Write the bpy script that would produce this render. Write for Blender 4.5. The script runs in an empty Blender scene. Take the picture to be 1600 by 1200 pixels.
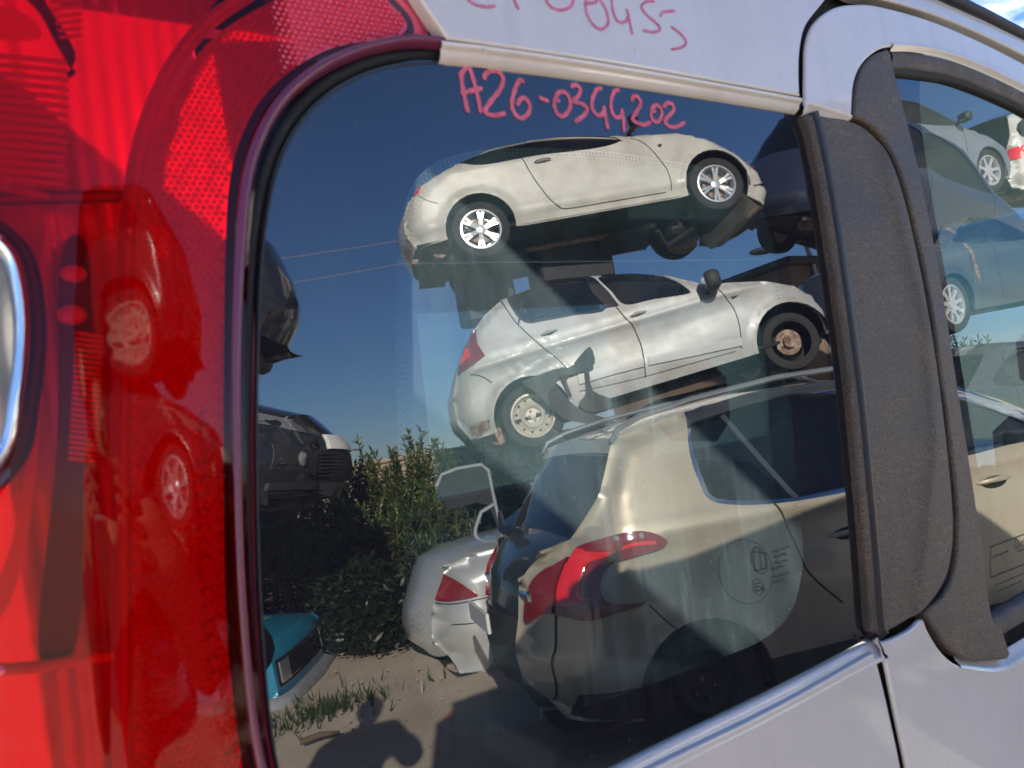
import bpy, math, random
import numpy as np
from mathutils import Vector, Matrix
from mathutils.geometry import delaunay_2d_cdt
rad = math.radians
random.seed(7); rng = np.random.default_rng(7)
scene = bpy.context.scene
COL = scene.collection

# ------------------------------------------------------------------ camera
FPX = 1200.0                       # focal length in photo pixels (1600 wide)
GLASS_Y, CAM_Z = 0.52, 1.55        # the side window plane stands 52 cm in front of the lens
YAW, ROLL, TILT = rad(32), rad(6.3), rad(3)
FWD = np.array([math.sin(YAW), math.cos(YAW), 0.0])
_r = np.array([math.cos(YAW), -math.sin(YAW), 0.0]); _u = np.array([0, 0, 1.0])
RIGHT = _r*math.cos(ROLL) - _u*math.sin(ROLL)
UP = _u*math.cos(ROLL) + _r*math.sin(ROLL)
CAM = np.array([0, 0, CAM_Z])
cam = bpy.data.cameras.new('camera'); cam_ob = bpy.data.objects.new('camera', cam); COL.objects.link(cam_ob)
M = Matrix.Identity(4)
for i in range(3):
    M[i][0], M[i][1], M[i][2], M[i][3] = RIGHT[i], UP[i], -FWD[i], CAM[i]
cam_ob.matrix_world = M
cam.sensor_width = 36; cam.lens = 36*FPX/1600
cam.clip_start = 0.01; cam.clip_end = 3000
cam.dof.use_dof = True; cam.dof.focus_distance = 1.9; cam.dof.aperture_fstop = 9.0
scene.camera = cam_ob

# ------------------------------------------------------------------ sky, sun, exposure
SUN_EL, SUN_AZ = rad(23), rad(26)          # low sun beyond the van, a little towards its tail
SUN_DIR = Vector((-math.sin(SUN_AZ)*math.cos(SUN_EL), math.cos(SUN_AZ)*math.cos(SUN_EL), math.sin(SUN_EL)))
world = bpy.data.worlds.new('World'); scene.world = world; world.use_nodes = True
nt = world.node_tree; nt.nodes.clear()
wo = nt.nodes.new('ShaderNodeOutputWorld'); bg = nt.nodes.new('ShaderNodeBackground')
sky = nt.nodes.new('ShaderNodeTexSky'); sky.sky_type = 'NISHITA'; sky.sun_disc = False
sky.sun_elevation = SUN_EL; sky.sun_rotation = math.atan2(SUN_DIR.x, SUN_DIR.y)
sky.air_density = 1.0; sky.dust_density = 0.05; sky.ozone_density = 4.5; sky.altitude = 600
tc = nt.nodes.new('ShaderNodeTexCoord'); mp = nt.nodes.new('ShaderNodeMapping'); mp.inputs['Scale'].default_value = (1, 1, 2.6)
mp.inputs['Location'].default_value = (0.9, 0.55, 0.2)
nz = nt.nodes.new('ShaderNodeTexNoise'); nz.inputs['Scale'].default_value = 2.2; nz.inputs['Detail'].default_value = 9; nz.inputs['Roughness'].default_value = 0.58
rp = nt.nodes.new('ShaderNodeValToRGB'); rp.color_ramp.elements[0].position = 0.53; rp.color_ramp.elements[1].position = 0.64
mx = nt.nodes.new('ShaderNodeMixRGB'); mx.inputs['Color2'].default_value = (9.5, 9.6, 10.0, 1)
nt.links.new(tc.outputs['Generated'], mp.inputs[0]); nt.links.new(mp.outputs[0], nz.inputs[0]); nt.links.new(nz.outputs[0], rp.inputs[0])
sx = nt.nodes.new('ShaderNodeSeparateXYZ'); nt.links.new(tc.outputs['Generated'], sx.inputs[0])
cmr = nt.nodes.new('ShaderNodeMapRange'); cmr.inputs[1].default_value = -0.05; cmr.inputs[2].default_value = 0.25; nt.links.new(sx.outputs['Y'], cmr.inputs[0])
cm = nt.nodes.new('ShaderNodeMath'); cm.operation = 'MULTIPLY'; nt.links.new(rp.outputs[0], cm.inputs[0]); nt.links.new(cmr.outputs[0], cm.inputs[1]); nt.links.new(cm.outputs[0], mx.inputs[0]); tn = nt.nodes.new('ShaderNodeMixRGB'); tn.blend_type = 'MULTIPLY'; tn.inputs[0].default_value = 1; tn.inputs[2].default_value = (0.82, 0.935, 1.12, 1)
nt.links.new(sky.outputs[0], tn.inputs[1]); nt.links.new(tn.outputs[0], mx.inputs[1]); nt.links.new(mx.outputs[0], bg.inputs[0])
nt.links.new(bg.outputs[0], wo.inputs[0])
bg.inputs[1].default_value = 0.062
sun = bpy.data.lights.new('sun', 'SUN'); sun.energy = 5.0; sun.angle = rad(0.53); sun.color = (1.0, 0.93, 0.82)
sun_ob = bpy.data.objects.new('sun', sun); COL.objects.link(sun_ob)
sun_ob.rotation_euler = SUN_DIR.to_track_quat('Z', 'Y').to_euler()
scene.view_settings.view_transform = 'Standard'; scene.view_settings.look = 'None'; scene.view_settings.gamma = 1
scene.view_settings.use_curve_mapping = False
scene.view_settings.exposure = 2.2
scene.cycles.max_bounces = 14; scene.cycles.transparent_max_bounces = 24; scene.cycles.glossy_bounces = 6
scene.cycles.caustics_reflective = False; scene.cycles.caustics_refractive = False

# ------------------------------------------------------------------ materials
def mat(name, col, rough=0.5, metal=0.0, coat=0.0, spec=0.5, bump=0.0, bscale=60, var=0.0, vscale=8, trans=0.0, vcol=None, flake=0.0):
    m = bpy.data.materials.new(name); m.use_nodes = True; t = m.node_tree; b = t.nodes['Principled BSDF']
    b.inputs['Base Color'].default_value = (*col, 1); b.inputs['Roughness'].default_value = rough
    b.inputs['Metallic'].default_value = metal; b.inputs['Coat Weight'].default_value = coat; b.inputs['Coat Roughness'].default_value = 0.03
    b.inputs['Specular IOR Level'].default_value = spec; b.inputs['Transmission Weight'].default_value = trans
    tcn = t.nodes.new('ShaderNodeTexCoord')
    if var > 0:
        n = t.nodes.new('ShaderNodeTexNoise'); n.inputs['Scale'].default_value = vscale; n.inputs['Detail'].default_value = 8; n.inputs['Roughness'].default_value = 0.62
        r = t.nodes.new('ShaderNodeValToRGB'); c2 = vcol or tuple(c*(1-var) for c in col)
        r.color_ramp.elements[0].position = 0.36; r.color_ramp.elements[0].color = (*c2, 1)
        r.color_ramp.elements[1].position = 0.66; r.color_ramp.elements[1].color = (*col, 1)
        t.links.new(tcn.outputs['Object'], n.inputs[0]); t.links.new(n.outputs[0], r.inputs[0]); t.links.new(r.outputs[0], b.inputs['Base Color'])
        m2 = t.nodes.new('ShaderNodeMapRange'); m2.inputs[3].default_value = min(1, rough+0.12); m2.inputs[4].default_value = rough
        t.links.new(n.outputs[0], m2.inputs[0]); t.links.new(m2.outputs[0], b.inputs['Roughness'])
    if bump > 0:
        n = t.nodes.new('ShaderNodeTexNoise'); n.inputs['Scale'].default_value = bscale; n.inputs['Detail'].default_value = 4
        bp = t.nodes.new('ShaderNodeBump'); bp.inputs['Strength'].default_value = bump; bp.inputs['Distance'].default_value = 0.002
        t.links.new(tcn.outputs['Object'], n.inputs[0]); t.links.new(n.outputs[0], bp.inputs['Height']); t.links.new(bp.outputs[0], b.inputs['Normal'])
        if flake > 0:
            r = t.nodes.new('ShaderNodeValToRGB'); r.color_ramp.elements[0].position = 0.5; r.color_ramp.elements[0].color = (*col, 1)
            r.color_ramp.elements[1].position = 0.78; r.color_ramp.elements[1].color = (*[min(1, c+flake) for c in col], 1)
            t.links.new(n.outputs[0], r.inputs[0]); t.links.new(r.outputs[0], b.inputs['Base Color'])
    return m

def pane_mat(name, tint, ior, dust=0.02, dustcol=(0.5, 0.55, 0.6), base=None, smear=0.7, wave=0.0):
    """glossy pane: reflection by Fresnel over a tinted see-through (or, with base, black enamel) body, plus dust."""
    m = bpy.data.materials.new(name); m.use_nodes = True; t = m.node_tree; t.nodes.clear()
    o = t.nodes.new('ShaderNodeOutputMaterial'); fr = t.nodes.new('ShaderNodeFresnel'); fr.inputs[0].default_value = ior
    gl = t.nodes.new('ShaderNodeBsdfGlossy'); gl.inputs['Roughness'].default_value = 0.0
    if base is None:
        under = t.nodes.new('ShaderNodeBsdfTransparent'); under.inputs[0].default_value = (*tint, 1)
    else:
        under = t.nodes.new('ShaderNodeBsdfDiffuse'); under.inputs[0].default_value = (*base, 1)
    if wave > 0:
        c0 = t.nodes.new('ShaderNodeTexCoord'); n0 = t.nodes.new('ShaderNodeTexNoise'); n0.inputs['Scale'].default_value = 28; n0.inputs['Detail'].default_value = 2
        b0 = t.nodes.new('ShaderNodeBump'); b0.inputs['Strength'].default_value = wave; b0.inputs['Distance'].default_value = 0.004
        t.links.new(c0.outputs['Object'], n0.inputs[0]); t.links.new(n0.outputs[0], b0.inputs['Height']); t.links.new(b0.outputs[0], gl.inputs['Normal']); t.links.new(b0.outputs[0], fr.inputs['Normal'])
        gl.inputs['Roughness'].default_value = 0.03
    df = t.nodes.new('ShaderNodeBsdfDiffuse'); df.inputs[0].default_value = (*dustcol, 1)
    tr = t.nodes.new('ShaderNodeBsdfTranslucent'); tr.inputs[0].default_value = (*dustcol, 1)
    dm = t.nodes.new('ShaderNodeMixShader'); dm.inputs[0].default_value = 0.5 if base is None else 0.0
    t.links.new(df.outputs[0], dm.inputs[1]); t.links.new(tr.outputs[0], dm.inputs[2])
    c = t.nodes.new('ShaderNodeTexCoord'); mpn = t.nodes.new('ShaderNodeMapping'); mpn.inputs['Scale'].default_value = (14, 14, 5)
    n = t.nodes.new('ShaderNodeTexNoise'); n.inputs['Scale'].default_value = 1.0; n.inputs['Detail'].default_value = 10; n.inputs['Roughness'].default_value = 0.7
    mr = t.nodes.new('ShaderNodeMapRange'); mr.inputs[1].default_value = 0.3; mr.inputs[2].default_value = 0.75
    mr.inputs[3].default_value = dust*(1-smear); mr.inputs[4].default_value = dust*(1+smear)
    t.links.new(c.outputs['Object'], mpn.inputs[0]); t.links.new(mpn.outputs[0], n.inputs[0]); t.links.new(n.outputs[0], mr.inputs[0])
    # run marks
    mpd = t.nodes.new('ShaderNodeMapping'); mpd.inputs['Scale'].default_value = (75, 75, 3.2); nd = t.nodes.new('ShaderNodeTexNoise'); nd.inputs['Scale'].default_value = 1; nd.inputs['Detail'].default_value = 5; nd.inputs['Roughness'].default_value = 0.65
    rd = t.nodes.new('ShaderNodeMapRange'); rd.inputs[1].default_value = 0.56; rd.inputs[2].default_value = 0.74; rd.inputs[3].default_value = 0; rd.inputs[4].default_value = dust*1.1
    t.links.new(c.outputs['Object'], mpd.inputs[0]); t.links.new(mpd.outputs[0], nd.inputs[0]); t.links.new(nd.outputs[0], rd.inputs[0])
    ad0 = t.nodes.new('ShaderNodeMath'); ad0.operation = 'ADD'; t.links.new(mr.outputs[0], ad0.inputs[0]); t.links.new(rd.outputs[0], ad0.inputs[1])
    # specks
    vo = t.nodes.new('ShaderNodeTexVoronoi'); vo.inputs['Scale'].default_value = 60
    ls = t.nodes.new('ShaderNodeMath'); ls.operation = 'LESS_THAN'; ls.inputs[1].default_value = 0.045
    t.links.new(c.outputs['Object'], vo.inputs[0]); t.links.new(vo.outputs[0], ls.inputs[0])
    sc = t.nodes.new('ShaderNodeMath'); sc.operation = 'MULTIPLY'; sc.inputs[1].default_value = 0.12
    ad = t.nodes.new('ShaderNodeMath'); ad.operation = 'ADD'
    t.links.new(ls.outputs[0], sc.inputs[0]); t.links.new(sc.outputs[0], ad.inputs[0]); t.links.new(ad0.outputs[0], ad.inputs[1])
    m1 = t.nodes.new('ShaderNodeMixShader'); m2 = t.nodes.new('ShaderNodeMixShader')
    t.links.new(ad.outputs[0], m1.inputs[0]); t.links.new(under.outputs[0], m1.inputs[1]); t.links.new(dm.outputs[0], m1.inputs[2])
    t.links.new(fr.outputs[0], m2.inputs[0]); t.links.new(m1.outputs[0], m2.inputs[1]); t.links.new(gl.outputs[0], m2.inputs[2])
    t.links.new(m2.outputs[0], o.inputs[0])
    return m

def translucent_mat(name, col, share=0.5, gloss=0.04, rough=0.25):
    m = bpy.data.materials.new(name); m.use_nodes = True; t = m.node_tree; t.nodes.clear()
    o = t.nodes.new('ShaderNodeOutputMaterial'); d = t.nodes.new('ShaderNodeBsdfDiffuse'); d.inputs[0].default_value = (*col, 1)
    r = t.nodes.new('ShaderNodeBsdfTranslucent'); r.inputs[0].default_value = (*col, 1)
    g = t.nodes.new('ShaderNodeBsdfGlossy'); g.inputs['Roughness'].default_value = rough
    a = t.nodes.new('ShaderNodeMixShader'); a.inputs[0].default_value = share; b = t.nodes.new('ShaderNodeMixShader'); b.inputs[0].default_value = gloss
    t.links.new(d.outputs[0], a.inputs[1]); t.links.new(r.outputs[0], a.inputs[2]); t.links.new(a.outputs[0], b.inputs[1]); t.links.new(g.outputs[0], b.inputs[2])
    t.links.new(b.outputs[0], o.inputs[0]); return m

def paint_mat(name, col):
    m = mat(name, col, 0.28, 0.0, 1.0); t = m.node_tree; b = t.nodes['Principled BSDF']; c = t.nodes.new('ShaderNodeTexCoord')
    n1 = t.nodes.new('ShaderNodeTexNoise'); n1.inputs['Scale'].default_value = 1800; n1.inputs['Detail'].default_value = 1      # metallic flake
    n2 = t.nodes.new('ShaderNodeTexNoise'); n2.inputs['Scale'].default_value = 5; n2.inputs['Detail'].default_value = 9; n2.inputs['Roughness'].default_value = 0.7   # dust film
    mp_ = t.nodes.new('ShaderNodeMapping'); mp_.inputs['Scale'].default_value = (30, 30, 2.0); n3 = t.nodes.new('ShaderNodeTexNoise'); n3.inputs['Scale'].default_value = 1; n3.inputs['Detail'].default_value = 6  # run marks
    vo = t.nodes.new('ShaderNodeTexVoronoi'); vo.inputs['Scale'].default_value = 38
    for n_ in (n1, n2, vo): t.links.new(c.outputs['Object'], n_.inputs[0])
    t.links.new(c.outputs['Object'], mp_.inputs[0]); t.links.new(mp_.outputs[0], n3.inputs[0])
    def ramp(src, a, b_, ca, cb):
        r = t.nodes.new('ShaderNodeValToRGB'); r.color_ramp.elements[0].position = a; r.color_ramp.elements[1].position = b_; r.color_ramp.elements[0].color = (*ca, 1); r.color_ramp.elements[1].color = (*cb, 1); t.links.new(src, r.inputs[0]); return r
    r1 = ramp(n1.outputs[0], 0.35, 0.65, tuple(x*0.93 for x in col), tuple(min(1, x*1.07) for x in col)); r2 = ramp(n2.outputs[0], 0.45, 0.75, (0, 0, 0), (0.28, 0.28, 0.28)); r3 = ramp(n3.outputs[0], 0.55, 0.8, (0, 0, 0), (0.22, 0.22, 0.22)); r4 = ramp(vo.outputs[0], 0.03, 0.06, (0.7, 0.7, 0.7), (0, 0, 0))
    a1 = t.nodes.new('ShaderNodeMixRGB'); a1.blend_type = 'ADD'; a1.inputs[0].default_value = 1; t.links.new(r2.outputs[0], a1.inputs[1]); t.links.new(r3.outputs[0], a1.inputs[2])
    a2 = t.nodes.new('ShaderNodeMixRGB'); a2.blend_type = 'LIGHTEN'; a2.inputs[0].default_value = 1; t.links.new(a1.outputs[0], a2.inputs[1]); t.links.new(r4.outputs[0], a2.inputs[2])
    mxx = t.nodes.new('ShaderNodeMixRGB'); mxx.inputs[2].default_value = (0.40, 0.36, 0.31, 1); t.links.new(a2.outputs[0], mxx.inputs[0]); t.links.new(r1.outputs[0], mxx.inputs[1]); t.links.new(mxx.outputs[0], b.inputs['Base Color'])
    mr = t.nodes.new('ShaderNodeMapRange'); mr.inputs[3].default_value = 0.025; mr.inputs[4].default_value = 0.22; t.links.new(a2.outputs[0], mr.inputs[0]); t.links.new(mr.outputs[0], b.inputs['Coat Roughness'])
    return m
def grain_mat(name):
    m = mat(name, (0.05, 0.045, 0.042), 0.42, bump=1.0, bscale=900, spec=0.6); t = m.node_tree; b = t.nodes['Principled BSDF']; c = t.nodes.new('ShaderNodeTexCoord')
    n1 = t.nodes.new('ShaderNodeTexNoise'); n1.inputs['Scale'].default_value = 1500; n1.inputs['Detail'].default_value = 2
    n2 = t.nodes.new('ShaderNodeTexNoise'); n2.inputs['Scale'].default_value = 16; n2.inputs['Detail'].default_value = 7
    r1 = t.nodes.new('ShaderNodeValToRGB'); e = r1.color_ramp.elements; e[0].position = 0.47; e[0].color = (0.017, 0.015, 0.014, 1); e[1].position = 0.72; e[1].color = (0.42, 0.35, 0.27, 1)  # pale warm specks paint glints into the plastic's colour
    r2 = t.nodes.new('ShaderNodeValToRGB'); e = r2.color_ramp.elements; e[0].position = 0.35; e[0].color = (0.6, 0.55, 0.52, 1); e[1].position = 0.7; e[1].color = (1.3, 1.12, 0.92, 1)
    k = t.nodes.new('ShaderNodeMixRGB'); k.blend_type = 'MULTIPLY'; k.inputs[0].default_value = 1
    t.links.new(c.outputs['Object'], n1.inputs[0]); t.links.new(c.outputs['Object'], n2.inputs[0]); t.links.new(n1.outputs[0], r1.inputs[0]); t.links.new(n2.outputs[0], r2.inputs[0]); t.links.new(r1.outputs[0], k.inputs[1]); t.links.new(r2.outputs[0], k.inputs[2]); t.links.new(k.outputs[0], b.inputs['Base Color'])
    mr = t.nodes.new('ShaderNodeMapRange'); mr.inputs[1].default_value = 0.3; mr.inputs[2].default_value = 0.7; mr.inputs[3].default_value = 0.36; mr.inputs[4].default_value = 0.55; t.links.new(n2.outputs[0], mr.inputs[0]); t.links.new(mr.outputs[0], b.inputs['Roughness'])
    return m
MT = dict(
    van_paint=paint_mat('van_paint', (0.68, 0.635, 0.585)),
    frit=pane_mat('frit_glass', None, 2.0, 0.018, (0.35, 0.36, 0.4), base=(0.006, 0.006, 0.008)),
    clear=pane_mat('tinted_glass', (0.045, 0.07, 0.08), 2.12, 0.062, (0.34, 0.48, 0.54)),
    clear_in=pane_mat('far_glass', (0.62, 0.72, 0.70), 1.3, 0.03),
    door_glass=pane_mat('door_glass', (0.09, 0.14, 0.15), 2.1, 0.05, (0.45, 0.58, 0.62)),
    car_glass=pane_mat('car_glass', (0.62, 0.68, 0.67), 2.1, 0.03),
    car_glass_dark=pane_mat('car_glass_dark', (0.10, 0.12, 0.12), 1.8, 0.01),
    trim=grain_mat('grained_black_plastic'),
    trim_edge=mat('satin_black_edge', (0.010, 0.011, 0.018), 0.34, spec=0.35),
    rubber=mat('black_rubber', (0.012, 0.012, 0.014), 0.5, spec=0.25, var=0.4, vscale=30),
    rubber_dusty=mat('dusty_rubber', (0.12, 0.105, 0.10), 0.6, var=0.5, vscale=40),
    black=mat('dark_recess', (0.006, 0.006, 0.007), 0.8),
    interior=mat('van_interior_trim', (0.018, 0.018, 0.02), 0.8),
    fabric=mat('seat_fabric', (0.02, 0.021, 0.024), 0.95, bump=0.5, bscale=500),
    pink=mat('pink_marker', (0.86, 0.17, 0.24), 0.7, var=0.35, vscale=120),
    pink_body=mat('pink_marker_on_paint', (0.80, 0.20, 0.36), 0.7, var=0.3, vscale=120),
    print_=mat('glass_print', (0.008, 0.01, 0.01), 0.6),
    lens=pane_mat('red_lens', (0.96, 0.008, 0.05), 1.34, 0.0, wave=0.012),
    lens_edge=mat('lens_edge', (0.16, 0.03, 0.07), 0.25, spec=0.6),
    refl=translucent_mat('lamp_reflector', (0.95, 0.08, 0.15), 0.18, 0.08, 0.2),
    refl_bright=translucent_mat('lamp_prism', (1.0, 0.55, 0.6), 0.5, 0.12),
    lampdark=mat('lamp_dark_plastic', (0.10, 0.07, 0.11), 0.5),
    lampgrey=mat('lamp_grey_bezel', (0.30, 0.22, 0.28), 0.25, metal=0.6),
    chrome=mat('chrome', (0.82, 0.84, 0.86), 0.07, 1.0),
    alloy=mat('wheel_alloy', (0.72, 0.73, 0.74), 0.25, 0.6, coat=0.5),
    steel=mat('painted_steel_wheel', (0.62, 0.58, 0.48), 0.4, 0.1, var=0.25, vscale=14),
    blue_grey=mat('blue_grey_paint', (0.26, 0.30, 0.34), 0.3, 0.3, 1.0, var=0.2, vscale=4),
    leaf_shade_tone=translucent_mat('leaf_shade_painted', (0.018, 0.030, 0.010), 0.25, 0.04, 0.4),  # leaf green darkened so the colour itself holds the hedge's shade
    rust=mat('rusty_metal', (0.42, 0.33, 0.26), 0.6, 0.4, var=0.55, vscale=20, vcol=(0.12, 0.05, 0.025)),
    tyre=mat('tyre_rubber', (0.028, 0.027, 0.026), 0.75, var=0.3, vscale=20),
    cream=mat('cream_paint', (0.66, 0.645, 0.575), 0.32, 0.0, 0.9, bump=1.2, bscale=2.6, var=0.12, vscale=3.5, vcol=(0.50, 0.475, 0.42)),
    silver=mat('silver_paint', (0.50, 0.51, 0.50), 0.40, 0.15, 0.6, bump=1.2, bscale=2.6, var=0.12, vscale=4, vcol=(0.38, 0.375, 0.35)),
    silver2=mat('pale_silver_paint', (0.60, 0.61, 0.60), 0.3, 0.4, 1.0, bump=1.2, bscale=2.6, var=0.08, vscale=2.5),
    gold=mat('champagne_paint', (0.54, 0.495, 0.375), 0.30, 0.40, 1.0, bump=1.2, bscale=2.6, var=0.1, vscale=4, vcol=(0.48, 0.42, 0.32)),
    blue=mat('turquoise_paint', (0.02, 0.30, 0.50), 0.35, 0.0, 1.0, var=0.15, vscale=5),
    black_paint=mat('black_paint', (0.022, 0.023, 0.027), 0.25, 0.0, 1.0),
    navy=mat('dark_blue_paint', (0.04, 0.055, 0.10), 0.3, 0.3, 1.0),
    dgrey=mat('dark_grey_paint', (0.075, 0.085, 0.095), 0.3, 0.4, 1.0, var=0.2, vscale=4),
    white=mat('white_paint', (0.62, 0.62, 0.61), 0.3, 0.0, 1.0, var=0.15, vscale=3),
    plastic=mat('rough_black_plastic', (0.035, 0.035, 0.036), 0.55, var=0.3, vscale=20),
    grey_bumper=mat('grey_bumper', (0.33, 0.35, 0.38), 0.45, var=0.2, vscale=10),
    under=mat('dirty_underbody', (0.05, 0.045, 0.038), 0.85, var=0.6, vscale=9, bump=0.6, bscale=14, vcol=(0.015, 0.014, 0.013)),
    red=mat('red_tail_lamp', (0.80, 0.012, 0.02), 0.12, coat=1.0, spec=0.8),
    red_dark=mat('dark_red_lamp', (0.22, 0.005, 0.01), 0.15, coat=1.0, spec=0.8),
    clear_lamp=mat('clear_lamp', (0.36, 0.37, 0.38), 0.12, 0.4, coat=1.0),
    orange=mat('orange_lamp', (0.75, 0.20, 0.03), 0.3, coat=0.6),
    paper=mat('paper', (0.75, 0.80, 0.76), 0.8),
    plate=mat('number_plate', (0.75, 0.75, 0.72), 0.5),
    ground=mat('dusty_concrete', (0.62, 0.53, 0.42), 0.9, var=0.35, vscale=1.3, bump=0.6, bscale=9, vcol=(0.46, 0.38, 0.29)),
    stone=mat('pale_stone_wall', (0.52, 0.42, 0.31), 0.9, var=0.3, vscale=3, bump=0.5, bscale=8),
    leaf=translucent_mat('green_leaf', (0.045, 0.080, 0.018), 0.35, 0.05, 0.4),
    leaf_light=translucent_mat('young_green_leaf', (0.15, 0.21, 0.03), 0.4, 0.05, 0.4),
    bark=mat('shrub_bark', (0.12, 0.09, 0.06), 0.9),
    metal=mat('galvanised_metal', (0.45, 0.47, 0.48), 0.35, 0.8),
    rack=mat('dark_steel_rack', (0.06, 0.06, 0.065), 0.5, 0.6),
    jacket=mat('brown_jacket', (0.045, 0.028, 0.022), 0.85, bump=0.6, bscale=120),
    skin=mat('skin', (0.42, 0.22, 0.14), 0.55), hair=mat('hair', (0.015, 0.011, 0.009), 0.7),
    jeans=mat('dark_jeans', (0.03, 0.035, 0.05), 0.9), phone=mat('phone', (0.02, 0.02, 0.022), 0.2, coat=1.0),
)

# ------------------------------------------------------------------ helpers
def link(o, parent=None):
    COL.objects.link(o)
    if parent is not None: o.parent = parent
    return o
def tag(o, label=None, cat=None, group=None, kind=None):
    if label: o['label'] = label
    if cat: o['category'] = cat
    if group: o['group'] = group
    if kind: o['kind'] = kind
    return o
def empty(name, mat4=None, loc=(0, 0, 0)):
    o = bpy.data.objects.new(name, None); o.empty_display_size = 0.1; COL.objects.link(o)
    if mat4 is not None: o.matrix_world = mat4
    else: o.location = loc
    return o
def mesh(name, v, f, m, parent=None, off=None, smooth=False, normals=None, label=None):
    v = np.asarray(v, float)
    if off is not None: v = v - np.asarray(off)
    me = bpy.data.meshes.new(name); me.from_pydata([tuple(map(float, p)) for p in v], [], [tuple(map(int, q)) for q in f])
    me.materials.append(MT[m] if isinstance(m, str) else m)
    if smooth or normals is not None: me.polygons.foreach_set('use_smooth', [True]*len(me.polygons))
    me.update()
    if normals is not None: me.normals_split_custom_set_from_vertices([tuple(map(float, n)) for n in normals])
    o = bpy.data.objects.new(name, me); link(o, parent)
    if label: o['label'] = label
    return o

class MB:
    """collects boxes, tubes, lathes into one mesh"""
    def __init__(s): s.v = []; s.f = []
    def add(s, v, f):
        n = len(s.v); s.v += [tuple(map(float, p)) for p in v]; s.f += [tuple(i+n for i in q) for q in f]; return s
    def box(s, c, size, R=None, bev=0.0):
        sx, sy, sz = [a/2 for a in size]; b = min(bev, sx, sy, sz)
        if b <= 0:
            P = [(x, y, z) for x in (-sx, sx) for y in (-sy, sy) for z in (-sz, sz)]
            F = [(0, 1, 3, 2), (4, 6, 7, 5), (0, 4, 5, 1), (2, 3, 7, 6), (0, 2, 6, 4), (1, 5, 7, 3)]
        else:
            P, F = [], []
            oct_ = [(-sx+b, -sy), (sx-b, -sy), (sx, -sy+b), (sx, sy-b), (sx-b, sy), (-sx+b, sy), (-sx, sy-b), (-sx, -sy+b)]
            def ring(z, k): return [(x*(1-k/max(sx, 1e-6)), y*(1-k/max(sy, 1e-6)), z) for x, y in oct_]
            for z, k in ((-sz, b), (-sz+b, 0), (sz-b, 0), (sz, b)): P += ring(z, k)
            for r in range(3):
                for i in range(8): j = (i+1) % 8; F.append((r*8+i, r*8+j, r*8+8+j, r*8+8+i))
            F += [tuple(range(7, -1, -1)), tuple(range(24, 32))]
        P = np.array(P)
        if R is not None: P = P @ np.asarray(R).T
        return s.add(P+np.asarray(c), F)
    def tube(s, pts, r, n=8, cap=True):
        pts = [np.asarray(p, float) for p in pts]; rr = r if hasattr(r, '__len__') else [r]*len(pts)
        V, F = [], []; prev = None
        for i, p in enumerate(pts):
            d = pts[min(i+1, len(pts)-1)]-pts[max(i-1, 0)]; d /= np.linalg.norm(d)+1e-12
            a = prev if prev is not None else (np.array([0, 0, 1.]) if abs(d[2]) < .9 else np.array([1., 0, 0]))
            a = a-d*(a@d); a /= np.linalg.norm(a)+1e-12; prev = a; b = np.cross(d, a)
            V += [p+rr[i]*(a*math.cos(t)+b*math.sin(t)) for t in np.arange(n)*2*math.pi/n]
        for i in range(len(pts)-1):
            for j in range(n): k = (j+1) % n; F.append((i*n+j, i*n+k, i*n+n+k, i*n+n+j))
        if cap: F += [tuple(range(n-1, -1, -1)), tuple((len(pts)-1)*n+j for j in range(n))]
        return s.add(V, F)
    def lathe(s, c, prof, n=36, axis=1):
        """profile (radius, along axis y)"""
        V, F = [], []
        for r, y in prof:
            for t in np.arange(n)*2*math.pi/n:
                V.append((c[0]+r*math.cos(t), c[1]+y, c[2]+r*math.sin(t)))
        for i in range(len(prof)-1):
            for j in range(n): k = (j+1) % n; F.append((i*n+j, i*n+k, i*n+n+k, i*n+n+j))
        return s.add(V, F)
    def ellipsoid(s, c, r, n=10, R=None):
        V = []; F = []
        for i in range(n+1):
            th = math.pi*i/n
            for j in range(2*n): ph = math.pi*j/n; V.append((math.sin(th)*math.cos(ph), math.sin(th)*math.sin(ph), math.cos(th)))
        for i in range(n):
            for j in range(2*n): k = (j+1) % (2*n); F.append((i*2*n+j, (i+1)*2*n+j, (i+1)*2*n+k, i*2*n+k))
        V = np.array(V)*np.asarray(r)
        if R is not None: V = V @ np.asarray(R).T
        return s.add(V+np.asarray(c), F)
    def build(s, name, m, parent=None, off=None, smooth=False, label=None, kind=None):
        o = mesh(name, s.v, s.f, m, parent, off, smooth, label=label)
        if smooth:
            try: o.data.set_sharp_from_angle(angle=rad(38))
            except Exception: pass
        if kind: o['kind'] = kind
        return o

def curve(P, closed=True, n=7):
    """Catmull-Rom through points; a third item 1 marks a corner"""
    Q = [np.array(p[:2], float) for p in P]; c = [len(p) > 2 and p[2] for p in P]; N = len(Q); out = []
    for i in range(N if closed else N-1):
        a, b = Q[i], Q[(i+1) % N]; ca, cb = c[i], c[(i+1) % N]
        p0 = Q[i-1] if (closed or i > 0) and not ca else 2*a-b
        p3 = Q[(i+2) % N] if (closed or i+2 < N) and not cb else 2*b-a
        if ca and cb: out.append(a); continue
        for t in np.arange(n)/n:
            out.append(0.5*((2*a)+(b-p0)*t+(2*p0-5*a+4*b-p3)*t*t+(3*a-p0-3*b+p3)*t**3))
    if not closed: out.append(Q[-1])
    return np.array(out)
def inpoly(P, poly):
    P = np.asarray(P); x, y = P[:, 0], P[:, 1]; r = np.zeros(len(P), bool); j = len(poly)-1
    for i in range(len(poly)):
        xi, yi = poly[i][:2]; xj, yj = poly[j][:2]
        if yi != yj: r ^= ((yi > y) != (yj > y)) & (x < (xj-xi)*(y-yi)/(yj-yi)+xi)
        j = i
    return r
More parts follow.
